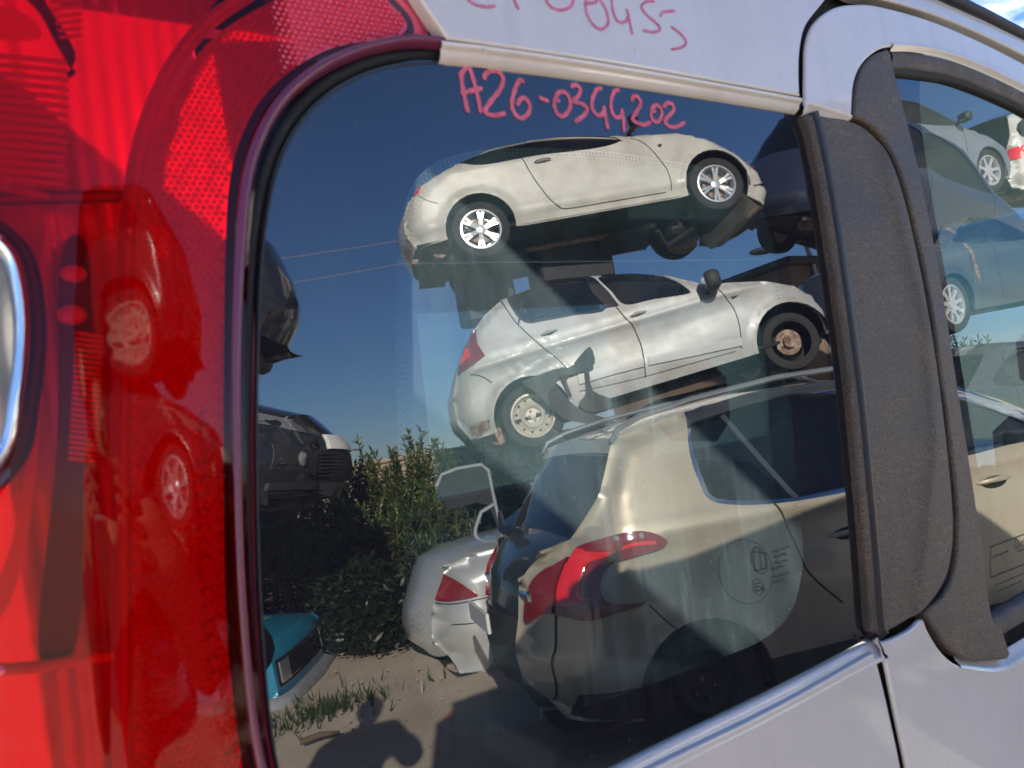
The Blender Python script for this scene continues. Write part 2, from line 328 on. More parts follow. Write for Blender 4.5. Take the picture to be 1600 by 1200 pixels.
def dist_poly(P, poly, closed=True):
    P = np.asarray(P, float); A = np.asarray(poly, float); B = np.roll(A, -1, 0) if closed else A[1:]; A = A if closed else A[:-1]
    best = np.full(len(P), 1e9)
    for a, b in zip(A, B):
        d = b-a; L = d@d+1e-12; t = np.clip(((P-a)@d)/L, 0, 1); best = np.minimum(best, np.hypot(*(P-(a+t[:, None]*d)).T))
    return best
def stroke(pts, w):
    """thin polygon around a polyline"""
    p = np.asarray(pts, float); d = np.gradient(p, axis=0); nn = np.stack([-d[:, 1], d[:, 0]], 1); nn /= np.linalg.norm(nn, axis=1)[:, None]+1e-12
    return np.concatenate([p+nn*w/2, (p-nn*w/2)[::-1]])
def resample(poly, step):
    poly = np.asarray(poly, float); out = []
    for a, b in zip(poly, np.roll(poly, -1, 0)):
        k = max(1, int(np.hypot(*(b-a))/step)); out += [a+(b-a)*i/k for i in range(k)]
    return np.array(out)

def triangulate(outline, regions, step):
    """constrained triangulation; returns verts and {index: triangles}; first matching region wins, -1 = rest"""
    outline = resample(outline, step*0.8)
    lo, hi = outline.min(0), outline.max(0)
    gx, gy = np.meshgrid(np.arange(lo[0], hi[0], step), np.arange(lo[1], hi[1], step*0.87)); gx[1::2] += step/2
    G = np.stack([gx.ravel(), gy.ravel()], 1); G = G[inpoly(G, outline)]; keep = dist_poly(G, outline) > step*0.35
    rs = []
    for r in regions:
        q = resample(r, step*0.8); rs.append(q); keep &= dist_poly(G, q) > step*0.25
    G = G[keep]; V = list(map(tuple, G)); E = []
    for q in [outline]+rs:
        n0 = len(V); V += list(map(tuple, q)); E += [(n0+i, n0+(i+1) % len(q)) for i in range(len(q))]
    v, e, f, *_ = delaunay_2d_cdt([Vector(p) for p in V], E, [], 0, 1e-6)
    v = np.array([(p[0], p[1]) for p in v]); f = np.array([t for t in f if len(t) == 3]); c = v[f].mean(1)
    a, b, d = v[f[:, 0]], v[f[:, 1]], v[f[:, 2]]
    area = (b[:, 0]-a[:, 0])*(d[:, 1]-a[:, 1])-(b[:, 1]-a[:, 1])*(d[:, 0]-a[:, 0])
    ok = inpoly(c, outline) & (np.abs(area) > 1e-10); f, c, area = f[ok], c[ok], area[ok]
    f[area < 0] = f[area < 0][:, ::-1]
    lab = np.full(len(f), -1)
    for i in range(len(rs)-1, -1, -1): lab[inpoly(c, rs[i])] = i
    return v, {i: f[lab == i] for i in set(lab.tolist())}, outline
def compact(f):
    ids, inv = np.unique(f, return_inverse=True); return ids, inv.reshape(f.shape)
def boundary(f):
    cnt = {}
    for t in f:
        for a, b in ((t[0], t[1]), (t[1], t[2]), (t[2], t[0])): cnt[(a, b)] = 1
    return [(a, b) for (a, b) in cnt if (b, a) not in cnt]
def skinned(pos, nrm, f, skirt, depth=0.0, flip=False):
    """panel surface with real thickness: pushed in by depth, edges turned in by skirt"""
    ids, g = compact(f); P = pos[ids]-nrm[ids]*depth; Nn = nrm[ids]; V = [P]; NN = [Nn]; F = [tuple(t) for t in g]
    n = len(P)
    if skirt > 0:
        for a, b in boundary(g):
            e = P[b]-P[a]; o = np.cross(e, Nn[a]); o /= np.linalg.norm(o)+1e-12
            V.append(np.array([P[a], P[b], P[b]-Nn[b]*skirt, P[a]-Nn[a]*skirt])); NN.append(np.array([o]*4)); F.append((n+3, n+2, n+1, n)); n += 4
    V = np.concatenate(V); NN = np.concatenate(NN)
    if flip: F = [q[::-1] for q in F]
    return V, NN, F

# ------------------------------------------------------------------ geometry of the van side and of its mirror image
PX, PW, PN = np.array([1., 0, 0]), np.array([0, math.sin(TILT), math.cos(TILT)]), np.array([0, -math.cos(TILT), math.sin(TILT)])
P0 = np.array([0, GLASS_Y, CAM_Z])
def uw(px, py, d=0.0):
    """photo position of a feature of the van side, back onto that side (metres along, metres up), standing d proud of the glass"""
    r = FWD+RIGHT*(px-800)/FPX-UP*(py-600)/FPX
    t = ((P0+PN*d-CAM)@PN)/(r@PN); p = CAM+t*r-P0
    return np.array([p@PX, p@PW])
def side(poly, d=0.0, closed=True, n=7):
    return np.array([uw(*p, d) for p in curve(poly, closed, n)])
def at_side(q, d):
    q = np.atleast_2d(q); d = np.broadcast_to(d, (len(q),)); return P0+q[:, :1]*PX+q[:, 1:2]*PW+d[:, None]*PN
def mirror_ray(px, py):
    r = FWD+RIGHT*(px-800)/FPX-UP*(py-600)/FPX; t = ((P0-CAM)@PN)/(r@PN); p = CAM+t*r
    r = r-2*(r@PN)*PN; return p, r/np.linalg.norm(r)
def yard(px, py, dist):
    p, r = mirror_ray(px, py); return p+r*dist
def yard_y(px, py, y):
    p, r = mirror_ray(px, py); return p+r*((y-p[1])/r[1])
#PART2
# ------------------------------------------------------------------ ground
g = MB(); n = 60; 
xs = np.concatenate([np.linspace(-900, -30, 6), np.linspace(-25, 40, 90), np.linspace(60, 900, 6)]); ys = np.concatenate([np.linspace(-900, -40, 6), np.linspace(-35, 15, 70), np.linspace(60, 900, 6)])
gxx, gyy = np.meshgrid(xs, ys); near = np.exp(-((gxx-3)**2+(gyy+6)**2)/600)
gz = (0.012*np.sin(gxx*1.7+gyy*.9)+0.010*np.sin(gxx*3.1-gyy*2.3)-0.022)*near
V = np.stack([gxx.ravel(), gyy.ravel(), gz.ravel()], 1); W_ = len(xs)
F = [(j*W_+i, j*W_+i+1, (j+1)*W_+i+1, (j+1)*W_+i) for j in range(len(ys)-1) for i in range(W_-1)]
tag(mesh('ground', V, F, 'ground', smooth=True), 'dusty pale concrete yard ground between the rows of scrap cars', kind='structure')

# ------------------------------------------------------------------ the van whose side fills the picture
VO = np.array([1.9, 1.38, 0.0])
van = empty('parked_van', loc=VO)
tag(van, 'silver grey van seen close up, red tail lamp, quarter window and black door pillar trim', 'van')

def num_normals(fn, q, e=4e-4):
    a = fn(q+[e, 0])-fn(q-[e, 0]); b = fn(q+[0, e])-fn(q-[0, e]); nn = np.cross(a, b); return nn/(np.linalg.norm(nn, axis=1)[:, None]+1e-12)
def plate(name, poly, m, d=0.0, skirt=0.01, step=0.02, parent=None, label=None, holes=()):
    """poly: (u, w) outline; d: number or function of (u, w) rows"""
    fn = (lambda q: at_side(q, d(q))) if callable(d) else (lambda q: at_side(q, d))
    v, reg, _ = triangulate(poly, list(holes), step)
    P, NN, FF = skinned(fn(v), num_normals(fn, v), reg[-1], skirt)
    return mesh(name, P, FF, m, parent or van, VO if (parent or van) == van else OFF.get(parent.name, VO), normals=NN, label=label)
OFF = {}
def ccw(p):
    a = 0.5*np.sum(p[:, 0]*np.roll(p[:, 1], -1)-np.roll(p[:, 0], -1)*p[:, 1]); return p if a > 0 else p[::-1]
def inset(p, k):
    t = np.roll(p, -1, 0)-np.roll(p, 1, 0); t /= np.linalg.norm(t, axis=1)[:, None]+1e-12
    return p+np.stack([-t[:, 1], t[:, 0]], 1)*k
def rplate(name, poly, m, d, r=0.004, thick=0.015, step=0.02, parent=None, label=None, shrink=0.0):
    """plate whose outline is rounded over with radius r"""
    p = ccw(resample(poly, 0.004)); p = inset(p, shrink); df = d if callable(d) else (lambda q: np.full(len(q), float(d)))
    V, NN, F = [], [], []; K = 5; n = len(p)
    for k in range(K+1):
        a = k/K*math.pi/2; q = inset(p, r*(1-math.cos(a))); dd = df(q)-r*(1-math.sin(a)); V.append(at_side(q, dd))
        t = np.roll(p, -1, 0)-np.roll(p, 1, 0); t /= np.linalg.norm(t, axis=1)[:, None]+1e-12; o = np.stack([t[:, 1], -t[:, 0]], 1)
        NN.append((o[:, :1]*PX+o[:, 1:]*PW)*math.cos(a)+PN*math.sin(a))
    V.append(at_side(p, df(p)-r-thick)); NN.append(NN[0])
    for k in range(K):
        F += [(k*n+i, k*n+(i+1) % n, (k+1)*n+(i+1) % n, (k+1)*n+i) for i in range(n)]
    k = K+1; F += [(k*n+i, k*n+(i+1) % n, (i+1) % n, i) for i in range(n)]
    V = np.concatenate(V); NN = np.concatenate(NN); nb = len(V)
    ip = inset(p, r); fn = lambda q: at_side(q, df(q))
    v, reg, _ = triangulate(ip[::2], [], step)
    V = np.concatenate([V, fn(v)]); NN = np.concatenate([NN, num_normals(fn, v)]); F += [tuple(t+nb) for t in reg[-1]]
    return mesh(name, V, F, m, parent or van, VO, normals=NN, label=label)
def sweep(name, path, prof, m, parent=None, closed=False, label=None):
    """path in (u, w); profile (distance to the left of travel, depth)"""
    p = np.asarray(path, float); t = np.gradient(p, axis=0) if not closed else np.roll(p, -1, 0)-np.roll(p, 1, 0)
    t /= np.linalg.norm(t, axis=1)[:, None]+1e-12; nl = np.stack([-t[:, 1], t[:, 0]], 1)
    pr = np.asarray(prof, float); tg = np.gradient(pr, axis=0); pn = np.stack([-tg[:, 1], tg[:, 0]], 1); pn /= np.linalg.norm(pn, axis=1)[:, None]+1e-12
    if pn[:, 1].mean() < 0: pn = -pn
    V, NN = [], []
    for (s, d), (ns, nd) in zip(pr, pn):
        V.append(at_side(p+nl*s, d)); NN.append((nl[:, :1]*PX+nl[:, 1:]*PW)*ns+PN*nd)
    n = len(p); F = []
    for k in range(len(pr)-1):
        for i in range(n if closed else n-1):
            j = (i+1) % n; F.append((k*n+i, k*n+j, (k+1)*n+j, (k+1)*n+i))
    # orient towards outside
    V = np.concatenate(V); a = V[F[0][1]]-V[F[0][0]]; b = V[F[0][3]]-V[F[0][0]]
    if np.cross(a, b)@np.concatenate(NN)[F[0][0]] < 0: F = [f[::-1] for f in F]
    return mesh(name, V, F, m, parent or van, VO, normals=np.concatenate(NN), label=label)

# --- quarter window
glass_px = [(690, 96), (900, 119), (1100, 145), (1235, 167), (1251, 174), (1257, 190), (1275, 300), (1297, 425), (1319, 575), (1338, 765), (1354, 960), (1355, 988), (1345, 1002),
            (1200, 1078), (1050, 1150), (950, 1200), (860, 1246), (720, 1312), (600, 1345), (510, 1330), (460, 1265), (430, 1180), (414, 1050), (405, 900), (402, 700), (404, 520), (412, 380), (430, 275), (460, 205), (505, 153), (560, 119), (620, 101)]
glass_uw = side(glass_px)
clear_px = [(620, 600), (619, 480), (624, 380), (636, 310), (662, 268), (710, 243), (790, 232), (930, 235), (1055, 253), (1130, 268), (1172, 292), (1196, 340), (1212, 400), (1226, 520), (1241, 700), (1254, 850),
            (1250, 910), (1232, 962), (1190, 1000), (1130, 1026), (1000, 1075), (880, 1115), (800, 1138), (740, 1150), (695, 1138), (664, 1095), (648, 1040), (638, 950), (628, 800)]
clear_uw = side(clear_px)
v, reg, _ = triangulate(glass_uw, [clear_uw], 0.02)
NNv = np.tile(PN, (len(v), 1)); P = at_side(v, 0)
A, B_, C_ = skinned(P, NNv, reg[-1], 0.0)
win = mesh('quarter_window', A, C_, 'frit', van, VO, normals=B_, label='dark tinted quarter window mirroring stacked scrap cars, pink number written on it')
A, B_, C_ = skinned(P, NNv, reg[0], 0.0); mesh('clear_pane', A, C_, 'clear', win, VO, normals=B_, label='see-through middle of the quarter window')
MT['glass_edge'] = mat('glass_edge', (0.10, 0.16, 0.19), 0.5, spec=0.15)
sweep('pane_edge', ccw(glass_uw), [(0.0, 0.0), (-0.0010, -0.0006), (-0.0014, -0.002), (-0.0014, -0.005)], 'glass_edge', win, closed=True)
# print dots fading into the clear part
mb = MB(); cq = ccw(resample(clear_uw, 0.0008)); 
for row, (off, rr) in enumerate(((0.0022, 0.00095), (0.0052, 0.0008), (0.0080, 0.00062), (0.0105, 0.00045))):
    q = inset(cq, off); L = np.concatenate([[0], np.cumsum(np.hypot(*np.diff(q, axis=0).T))]); k = 0.0042
    for s in np.arange((row % 2)*k/2, L[-1], k):
        i = np.searchsorted(L, s); c = q[min(i, len(q)-1)]
        ring = np.array([[c[0]+rr*math.cos(a), c[1]+rr*math.sin(a)] for a in np.arange(7)*2*math.pi/7]); mb.add(at_side(ring, 0.0003), [tuple(range(7))])
mb.build('print_dots', 'frit', win, VO, kind='stuff')

plate('sun_block_lining', side([(300, 60, 1), (640, 60, 1), (606, 300), (604, 600), (612, 900), (650, 1190), (700, 1400, 1), (420, 1400, 1), (384, 900), (384, 600)], -0.02), 'interior', -0.02, 0.003, 0.05)  # added opaque plate, keeps sun from behind off the window seal
# --- handwriting
def ribbon(path, w, d, name, m, parent):
    """a felt pen stroke: slightly uneven ribbon, rounded ends"""
    q = side(path, d, closed=False, n=6); t = np.gradient(q, axis=0); t /= np.linalg.norm(t, axis=1)[:, None]+1e-12; nl = np.stack([-t[:, 1], t[:, 0]], 1)
    ww = w/2*(1+0.13*np.sin(np.arange(len(q))*1.3+len(q))); L = q+nl*ww[:, None]; Rr = q-nl*ww[:, None]
    mb = MB(); k = len(q); mb.add(at_side(np.concatenate([L, Rr]), d), [(k+i, k+i+1, i+1, i) for i in range(k-1)])
    for c in (q[0], q[-1]):
        mb.add(at_side(np.array([[c[0]+w/2*math.cos(a), c[1]+w/2*math.sin(a)] for a in np.arange(10)*2*math.pi/10]), d+0.00004), [tuple(range(10))])
    return mb
def write(strokes, w, d, name, m, parent, label=None):
    for ch in strokes:
        mb = MB()
        for i, s in enumerate(ch): b = ribbon(s, w, d+i*0.00009, name, m, parent); mb.add(b.v, b.f)
        mb.build(name, m, parent, VO)
Z = lambda pts: [(700+x/4, y/4) for x, y in pts]
write([
    [Z([(80, 460), (95, 560), (122, 690)]), Z([(78, 470), (110, 425), (135, 425), (165, 520), (185, 600), (203, 695)]), Z([(90, 580), (150, 565), (205, 552)])],
    [Z([(228, 488), (235, 462), (275, 442), (325, 455), (345, 500), (325, 560), (270, 630), (232, 690), (255, 715), (300, 722), (350, 708)])],
    [Z([(468, 508), (448, 500), (418, 560), (400, 640), (412, 700), (455, 738), (500, 712), (512, 660), (485, 615), (455, 618), (436, 650)])],
    [Z([(578, 612), (600, 622), (620, 628)])],
    [Z([(690, 630), (672, 618), (664, 660), (685, 712), (720, 725), (755, 690), (765, 640), (745, 590), (712, 572), (685, 585), (672, 615)])],
    [Z([(775, 540), (800, 530), (828, 560), (815, 600), (785, 632), (840, 650), (870, 680), (850, 720), (800, 758)])],
    [Z([(955, 552), (930, 560), (905, 610), (900, 670), (925, 712), (955, 720), (975, 690)]), Z([(975, 670), (985, 730), (998, 795)])],
    [Z([(1062, 560), (1040, 570), (1022, 620), (1020, 680), (1040, 725), (1070, 735), (1090, 700)]), Z([(1088, 690), (1098, 750), (1100, 815)])],
    [Z([(1150, 625), (1160, 602), (1185, 605), (1205, 640), (1190, 680), (1155, 740), (1175, 762), (1225, 780), (1262, 765)])],
    [Z([(1290, 695), (1275, 690), (1270, 725), (1290, 758), (1318, 755), (1338, 715), (1330, 675), (1305, 658), (1280, 668), (1272, 690)])],
    [Z([(1352, 665), (1370, 645), (1402, 650), (1410, 690), (1375, 730), (1355, 760), (1385, 790), (1430, 792), (1475, 768)])],
], 0.0040, 0.0006, 'marker_character', 'pink', win)

# --- etched marks low on the pane
def disc_outline(cx, cy, rx, ry, w, n=28, rot=-0.3):
    c = [(cx+rx*math.cos(a)*math.cos(rot)-ry*math.sin(a)*math.sin(rot), cy+rx*math.cos(a)*math.sin(rot)+ry*math.sin(a)*math.cos(rot)) for a in np.arange(n)*2*math.pi/n]
    q = np.array([uw(*p) for p in c]); q2 = inset(ccw(q), w); q = ccw(q); n = len(q)
    return MB().add(at_side(np.concatenate([q, q2]), 0.0003), [(i, (i+1) % n, n+(i+1) % n, n+i) for i in range(n)])
def thin(path, w, d=0.0004): return ribbon(path, w, d, '', None, None)
mk = MB()
for b in (disc_outline(1186, 876, 12, 22, 0.0011), disc_outline(1184, 917, 9, 13, 0.0008)): mk.add(b.v, b.f)
for p in ([(1177, 862), (1180, 892)], [(1187, 860), (1190, 890)], [(1196, 864), (1196, 888)], [(1177, 862), (1196, 864)], [(1180, 892), (1194, 889)],
          [(1187, 911), (1180, 912), (1181, 917), (1187, 916)], [(1181, 917), (1182, 923), (1188, 922)], [(1193, 925), (1192, 916), (1189, 921), (1195, 920)]):
    b = thin(p, 0.0012); mk.add(b.v, b.f)
for i, (x, y, l) in enumerate([(1208, 862, 26), (1210, 870, 20), (1212, 880, 24), (1206, 889, 20), (1208, 902, 26), (1210, 910, 18)]):
    for k in range(int(l/5)):
        b = thin([(x+k*5, y-k*1.6), (x+k*5+3, y-k*1.6-1+(k % 2)*2)], 0.0014); mk.add(b.v, b.f)
mk.build('maker_print', 'print_', win, VO)

MT['seal_grey'] = mat('seal_lip_rubber', (0.03, 0.036, 0.046), 0.45, spec=0.4)
# --- seal round the window
left_edge = side([(760, 100), (690, 92), (620, 95), (560, 112), (502, 146), (455, 198), (422, 270), (402, 378), (394, 520), (391, 700), (395, 900), (404, 1050), (420, 1185), (450, 1275), (505, 1345)], 0, closed=False)
rb = 0.0062
sweep('window_seal', left_edge, [(-0.0105+0.0060*(1-math.cos(a)), -0.004+0.0062*math.sin(a)) for a in np.linspace(0, math.pi, 11)], 'rubber', label=None)
sweep('seal_lip', left_edge, [(0.0035-0.0015*math.cos(a)-0.0015+0.002, -0.003+0.0045*math.sin(a)) for a in np.linspace(0, math.pi, 7)], 'seal_grey')

# --- body above and below the window
def dtop(q): return 0.014-0.35*np.maximum(0, q[:, 1]-0.36)**2
gut = side([(640, 40), (700, 66), (760, 73), (900, 93), (1000, 109), (1120, 130), (1252, 154)], 0.012, closed=False)
gut2 = side([(690, 66), (760, 74), (900, 94), (1000, 110), (1120, 131), (1253, 155)], 0.012, closed=False)
upper = side([(700, 62, 1), (760, 71), (900, 91), (1000, 107), (1120, 128), (1251, 151, 1), (1250, 110), (1252, 75), (1260, 42), (1281, 13), (1310, -20), (1350, -55, 1), (1200, -150, 1), (560, -150, 1), (620, -60), (660, 5)], 0.014)
rplate('upper_panel', upper, 'van_paint', dtop, 0.0025, 0.012, shrink=0.0010)
sweep('window_gutter', gut2, [(0.001, 0.0125), (-0.0012, 0.0128), (-0.0026, 0.0118), (-0.0036, 0.0092), (-0.0042, 0.0082), (-0.0058, 0.0078), (-0.0085, 0.0066), (-0.0105, 0.0040), (-0.012, 0.0012), (-0.0125, -0.004)], 'van_paint')
lowpath = side([(1372, 1004), (1353, 1004), (1200, 1083), (1050, 1155), (950, 1205), (860, 1252), (700, 1325)], 0, closed=False)
sweep('sill_step', lowpath, [(-0.0005, -0.004), (0.0, 0.0010), (0.0015, 0.0030), (0.006, 0.0052), (0.0095, 0.0066), (0.0125, 0.0100), (0.0138, 0.0122), (0.0155, 0.0130), (0.018, 0.0130)], 'van_paint')
lower = side([(1366, 1018, 1), (1376, 1048), (1394, 1125), (1409, 1200), (1425, 1320, 1), (1500, 1900, 1), (300, 1900, 1), (560, 1445, 1), (870, 1278), (962, 1228), (1060, 1178), (1210, 1105)], 0.013)
def dlow(q): return 0.0125+0.02*np.clip(-(q[:, 1]+0.40), 0, 1)**1.2
rplate('lower_panel', lower, 'van_paint', dlow, 0.0025, 0.012, 0.03, shrink=0.0012)
# pink figures on the upper panel
write([
    [Z([(100, -60), (130, 0), (180, 30), (240, 42), (290, 36)]), Z([(100, -60), (180, -70)])],
    [Z([(400, -60), (415, 0), (438, 52)]), Z([(340, -70), (470, -40)])],
    [Z([(610, -60), (615, 0), (650, 45), (710, 62), (765, 40), (790, -20), (780, -60)])],
    [Z([(870, 20), (930, 10), (880, -40), (860, 40), (890, 130), (950, 182), (1000, 150), (995, 80), (960, 10), (920, -30)])],
    [Z([(1020, -40), (1030, 60), (1060, 130), (1110, 135), (1130, 90)]), Z([(1120, 60), (1135, 130), (1152, 208)])],
    [Z([(1285, 8), (1245, 8), (1210, 40), (1240, 90), (1310, 150), (1325, 185), (1290, 200), (1225, 190)])],
    [Z([(1330, 100), (1345, 75), (1415, 68)]), Z([(1400, 170), (1450, 205), (1490, 260), (1460, 295), (1400, 308)])],
], 0.0026, 0.0146, 'marker_character', 'pink_body', van)

# --- recess behind the seams and pillars
back = side([(1235, 150, 1), (1225, -150, 1), (1440, -150, 1), (1445, 60, 1), (1440, 200), (1500, 560), (1560, 930, 1), (1700, 1500, 1), (1380, 1500, 1), (1330, 1010, 1)], -0.014)
plate('seam_channel', back, 'black', -0.014, 0.0, 0.05)

# --- sliding door
frame_out = [(1259, 160), (1259, 110), (1261, 66), (1273, 34), (1302, 11), (1337, 5), (1375, 8), (1450, 29), (1525, 60), (1600, 98), (1700, 152, 1)]
frame_in = [(1700, 200, 1), (1600, 137), (1500, 92), (1430, 76), (1390, 74), (1366, 84), (1346, 105), (1335, 135), (1332, 184, 1), (1262, 163, 1)]
rplate('door_frame', side(frame_out+frame_in, 0.014), 'van_paint', 0.014, 0.003, 0.0015, shrink=0.0010)
dg = side([(1259, 163), (1331, 184)], 0.012, closed=False)
sweep('door_gutter', side([(1260, 159), (1330, 181)], 0.012, closed=False), [(0.0, 0.0135), (-0.0015, 0.0133), (-0.003, 0.0118), (-0.0042, 0.0086), (-0.0075, 0.0078), (-0.0115, 0.0060), (-0.013, 0.001)], 'van_paint')
inner = side([(1720, 205), (1600, 136), (1500, 91), (1432, 75), (1392, 73)], 0.012, closed=False)
sweep('frame_bead', inner, [(-0.004, 0.0150), (-0.001, 0.0158), (0.001, 0.0150), (0.0030, 0.0110), (0.005, 0.0100)], 'van_paint')
sweep('door_seal', side([(1720, 214), (1600, 144), (1500, 99), (1432, 83), (1392, 80)], 0.010, closed=False), [(-0.001, 0.004), (0.001, 0.0100), (0.006, 0.0112), (0.011, 0.0098), (0.0135, 0.0078), (0.0165, 0.0082), (0.019, 0.0068), (0.021, 0.001)], 'rubber_dusty')
sweep('door_seal_inner', side([(1720, 240), (1600, 163), (1500, 118), (1440, 105), (1395, 100)], 0.006, closed=False), [(-0.002, 0.001), (0.002, 0.0052), (0.008, 0.0046), (0.012, 0.002), (0.0125, -0.004)], 'rubber')
# pillar trims
trimA_px = [(1262, 177), (1300, 181), (1332, 187), (1360, 203), (1387, 240), (1408, 295), (1428, 375), (1448, 475), (1466, 590), (1482, 725), (1489, 825), (1482, 888), (1466, 925), (1440, 957), (1410, 977), (1384, 991), (1371, 990), (1364, 975), (1357, 880), (1347, 765), (1331, 600), (1308, 430), (1288, 300), (1270, 210)]
trimA = side(trimA_px, 0.012)
axis_u = lambda q: q[:, 0]
def dA(q):
    # shallow channel pressed into the trim, following its right edge
    c = np.interp(q[:, 1], [uw(1400, 960)[1], uw(1440, 700)[1], uw(1420, 500)[1], uw(1370, 260)[1]], [uw(1415, 960)[0], uw(1440, 700)[0], uw(1425, 500)[0], uw(1365, 260)[0]])
    return 0.0125+0.0016*np.tanh((q[:, 0]-c)/0.006)
rplate('pillar_trim', trimA, 'trim', dA, 0.005, 0.012, 0.008)
edge = side([(1263, 178), (1272, 210), (1290, 300), (1310, 430), (1333, 600), (1349, 765), (1359, 880), (1366, 975), (1373, 994)], 0.006, closed=False)
sweep('trim_edge', edge, [(-0.0075, 0.000), (-0.0068, 0.0055), (-0.004, 0.0095), (0.0, 0.0120), (0.0045, 0.0137), (0.0072, 0.0137), (0.0080, 0.0120)][::-1], 'trim_edge')
sweep('pillar_weatherstrip', edge, [(0.0075, -0.004), (0.0085, 0.001), (0.0100, 0.0038), (0.0118, 0.0045), (0.0135, 0.0034), (0.0145, -0.001)][::-1], 'rubber')
trimB_px = [(1387, 76, 1), (1365, 85), (1348, 104), (1337, 135), (1334, 183, 1), (1352, 190), (1372, 206), (1396, 244), (1416, 297), (1436, 378), (1455, 476), (1473, 600), (1490, 725), (1497, 826), (1490, 893), (1472, 932), (1447, 957), (1462, 985), (1480, 1012), (1503, 1028), (1528, 1034), (1575, 1030, 1),
            (1579, 1022, 1), (1565, 982), (1550, 962), (1535, 852), (1520, 750), (1496, 600), (1481, 500), (1464, 400), (1444, 300), (1421, 200), (1401, 125), (1392, 84, 1)]
trimB = side(trimB_px, 0.013)
rplate('mirror_side_trim', trimB, 'trim', 0.0135, 0.004, 0.012, 0.01)
# door glass and belt strip
dg_px = [(1380, 90, 1), (1440, 105), (1500, 118), (1600, 163), (1700, 225), (1800, 300, 1), (1800, 850, 1), (1600, 930, 1), (1530, 972, 1)]
dgl = side(dg_px, -0.002)
dw = plate('door_window', dgl, 'door_glass', -0.002, 0.0, 0.05, label='sliding door window mirroring more scrap cars')
sweep('belt_strip', side([(1520, 983), (1600, 938), (1700, 880), (1800, 822)], 0.006, closed=False), [(0.003, -0.002), (0.002, 0.004), (-0.002, 0.0085), (-0.010, 0.0100), (-0.018, 0.0092), (-0.024, 0.0060), (-0.026, 0.001)], 'rubber_dusty')
sweep('door_sill_step', side([(1500, 1040), (1560, 1045), (1600, 1025), (1700, 960), (1800, 895)], 0.012, closed=False), [(0.012, 0.001), (0.009, 0.0042), (0.005, 0.0060), (0.002, 0.0100), (0.0, 0.0128), (-0.003, 0.0138)], 'van_paint')
dlow_px = [(1381, 1018, 1), (1369, 1000), (1385, 1000), (1420, 984), (1442, 966), (1452, 985), (1470, 1014), (1495, 1036), (1528, 1043), (1575, 1040), (1600, 1029), (1700, 966), (1800, 902, 1), (2100, 900, 1), (2100, 1900, 1), (1560, 1900, 1), (1440, 1330, 1), (1417, 1200), (1402, 1125), (1387, 1050)]
rplate('door_panel', side(dlow_px, 0.013), 'van_paint', dlow, 0.003, 0.0015, 0.03, shrink=0.0014)
# small sticker on the door glass, cropped by the picture
st = MB()
for p in ([(1549, 855), (1549, 903)], [(1549, 903), (1640, 866)], [(1549, 855), (1640, 820)]):
    b = ribbon(p, 0.0011, -0.0012, '', None, None); st.add(b.v, b.f)
st.build('sticker_frame', 'print_', dw, VO)
st = MB()
def glyph(path, w=0.0011):
    b = ribbon(path, w, -0.0012, '', None, None); st.add(b.v, b.f)
glyph([(1587, 842), (1588, 858)]); glyph([(1587, 842), (1592, 845), (1593, 852), (1588, 858)])
glyph([(1599, 845), (1596, 849), (1597, 853), (1600, 851)]); glyph([(1600, 844), (1601, 852)])
glyph([(1604, 836), (1606, 850)]); glyph([(1602, 842), (1608, 840)]); glyph([(1611, 840), (1609, 845), (1612, 849), (1615, 844), (1611, 840)])
st.build('sticker_word', 'print_', dw, VO)
st = MB()
for (x, y, k) in ((1552, 872, 5), (1592, 862, 6), (1558, 915, 9), (1560, 925, 8)):
    for i in range(k): glyph([(x+i*5, y-i*2.1), (x+i*5+2.5, y-i*2.1-2.5)], 0.0012)
st.build('sticker_small_print', 'print_', dw, VO, kind='stuff')
# roof edge above the door
roofside = side([(1312, -20, 1), (1340, -4), (1380, 0), (1452, 21), (1527, 52), (1603, 90), (1720, 152, 1), (1720, 110), (1600, 52), (1540, 12), (1500, -30, 1), (1320, -80, 1)], 0.008)
rplate('roof_side', roofside, 'van_paint', lambda q: 0.010-0.4*np.maximum(0, q[:, 1]-0.40)**1.5, 0.003, 0.012)
rr = MB()
pth = [at_side(uw(x, y, -0.004), -0.004)[0] for x, y in [(1380, -45), (1440, -12), (1520, 25), (1600, 66), (1720, 130)]]
for k in range(-1, 2): rr.tube([p+np.array([0, 0.012*k, 0.003*k]) for p in pth], 0.0085, 10)
rr.build('roof_strip', 'trim_edge', van, VO, smooth=True)

# --- rest of the van: roof, far side, ends, wheels, cabin
def box(name, lo, hi, m, parent=None, bev=0.01):
    lo, hi = np.array(lo, float), np.array(hi, float); return MB().box((lo+hi)/2, hi-lo, None, bev).build(name, m, parent or van, VO)
box('roof', (0.02, 0.575, 1.955), (3.0, 2.18, 1.99), 'van_paint', bev=0.015)
box('floor', (-0.02, 0.55, 0.42), (3.4, 2.15, 0.47), 'interior')
box('far_side', (-0.04, 2.17, 0.35), (3.9, 2.21, 1.22), 'van_paint')
box('far_rail', (-0.04, 2.13, 1.80), (3.0, 2.19, 1.95), 'interior')
for a, b in ((-0.04, 0.14), (0.72, 1.02), (1.80, 1.92), (2.75, 2.85)): box('pillar', (a, 2.13, 1.22), (b, 2.19, 1.80), 'interior')
for a, b in ((0.14, 0.72), (1.02, 1.80), (1.92, 2.75)): box('far_window', (a, 2.158, 1.222), (b, 2.164, 1.798), 'clear_in', bev=0)
box('tailgate', (-0.10, 0.66, 0.35), (-0.06, 2.12, 1.20), 'van_paint'); box('rear_screen', (-0.085, 0.70, 1.203), (-0.08, 2.08, 1.86), 'clear_in', bev=0)
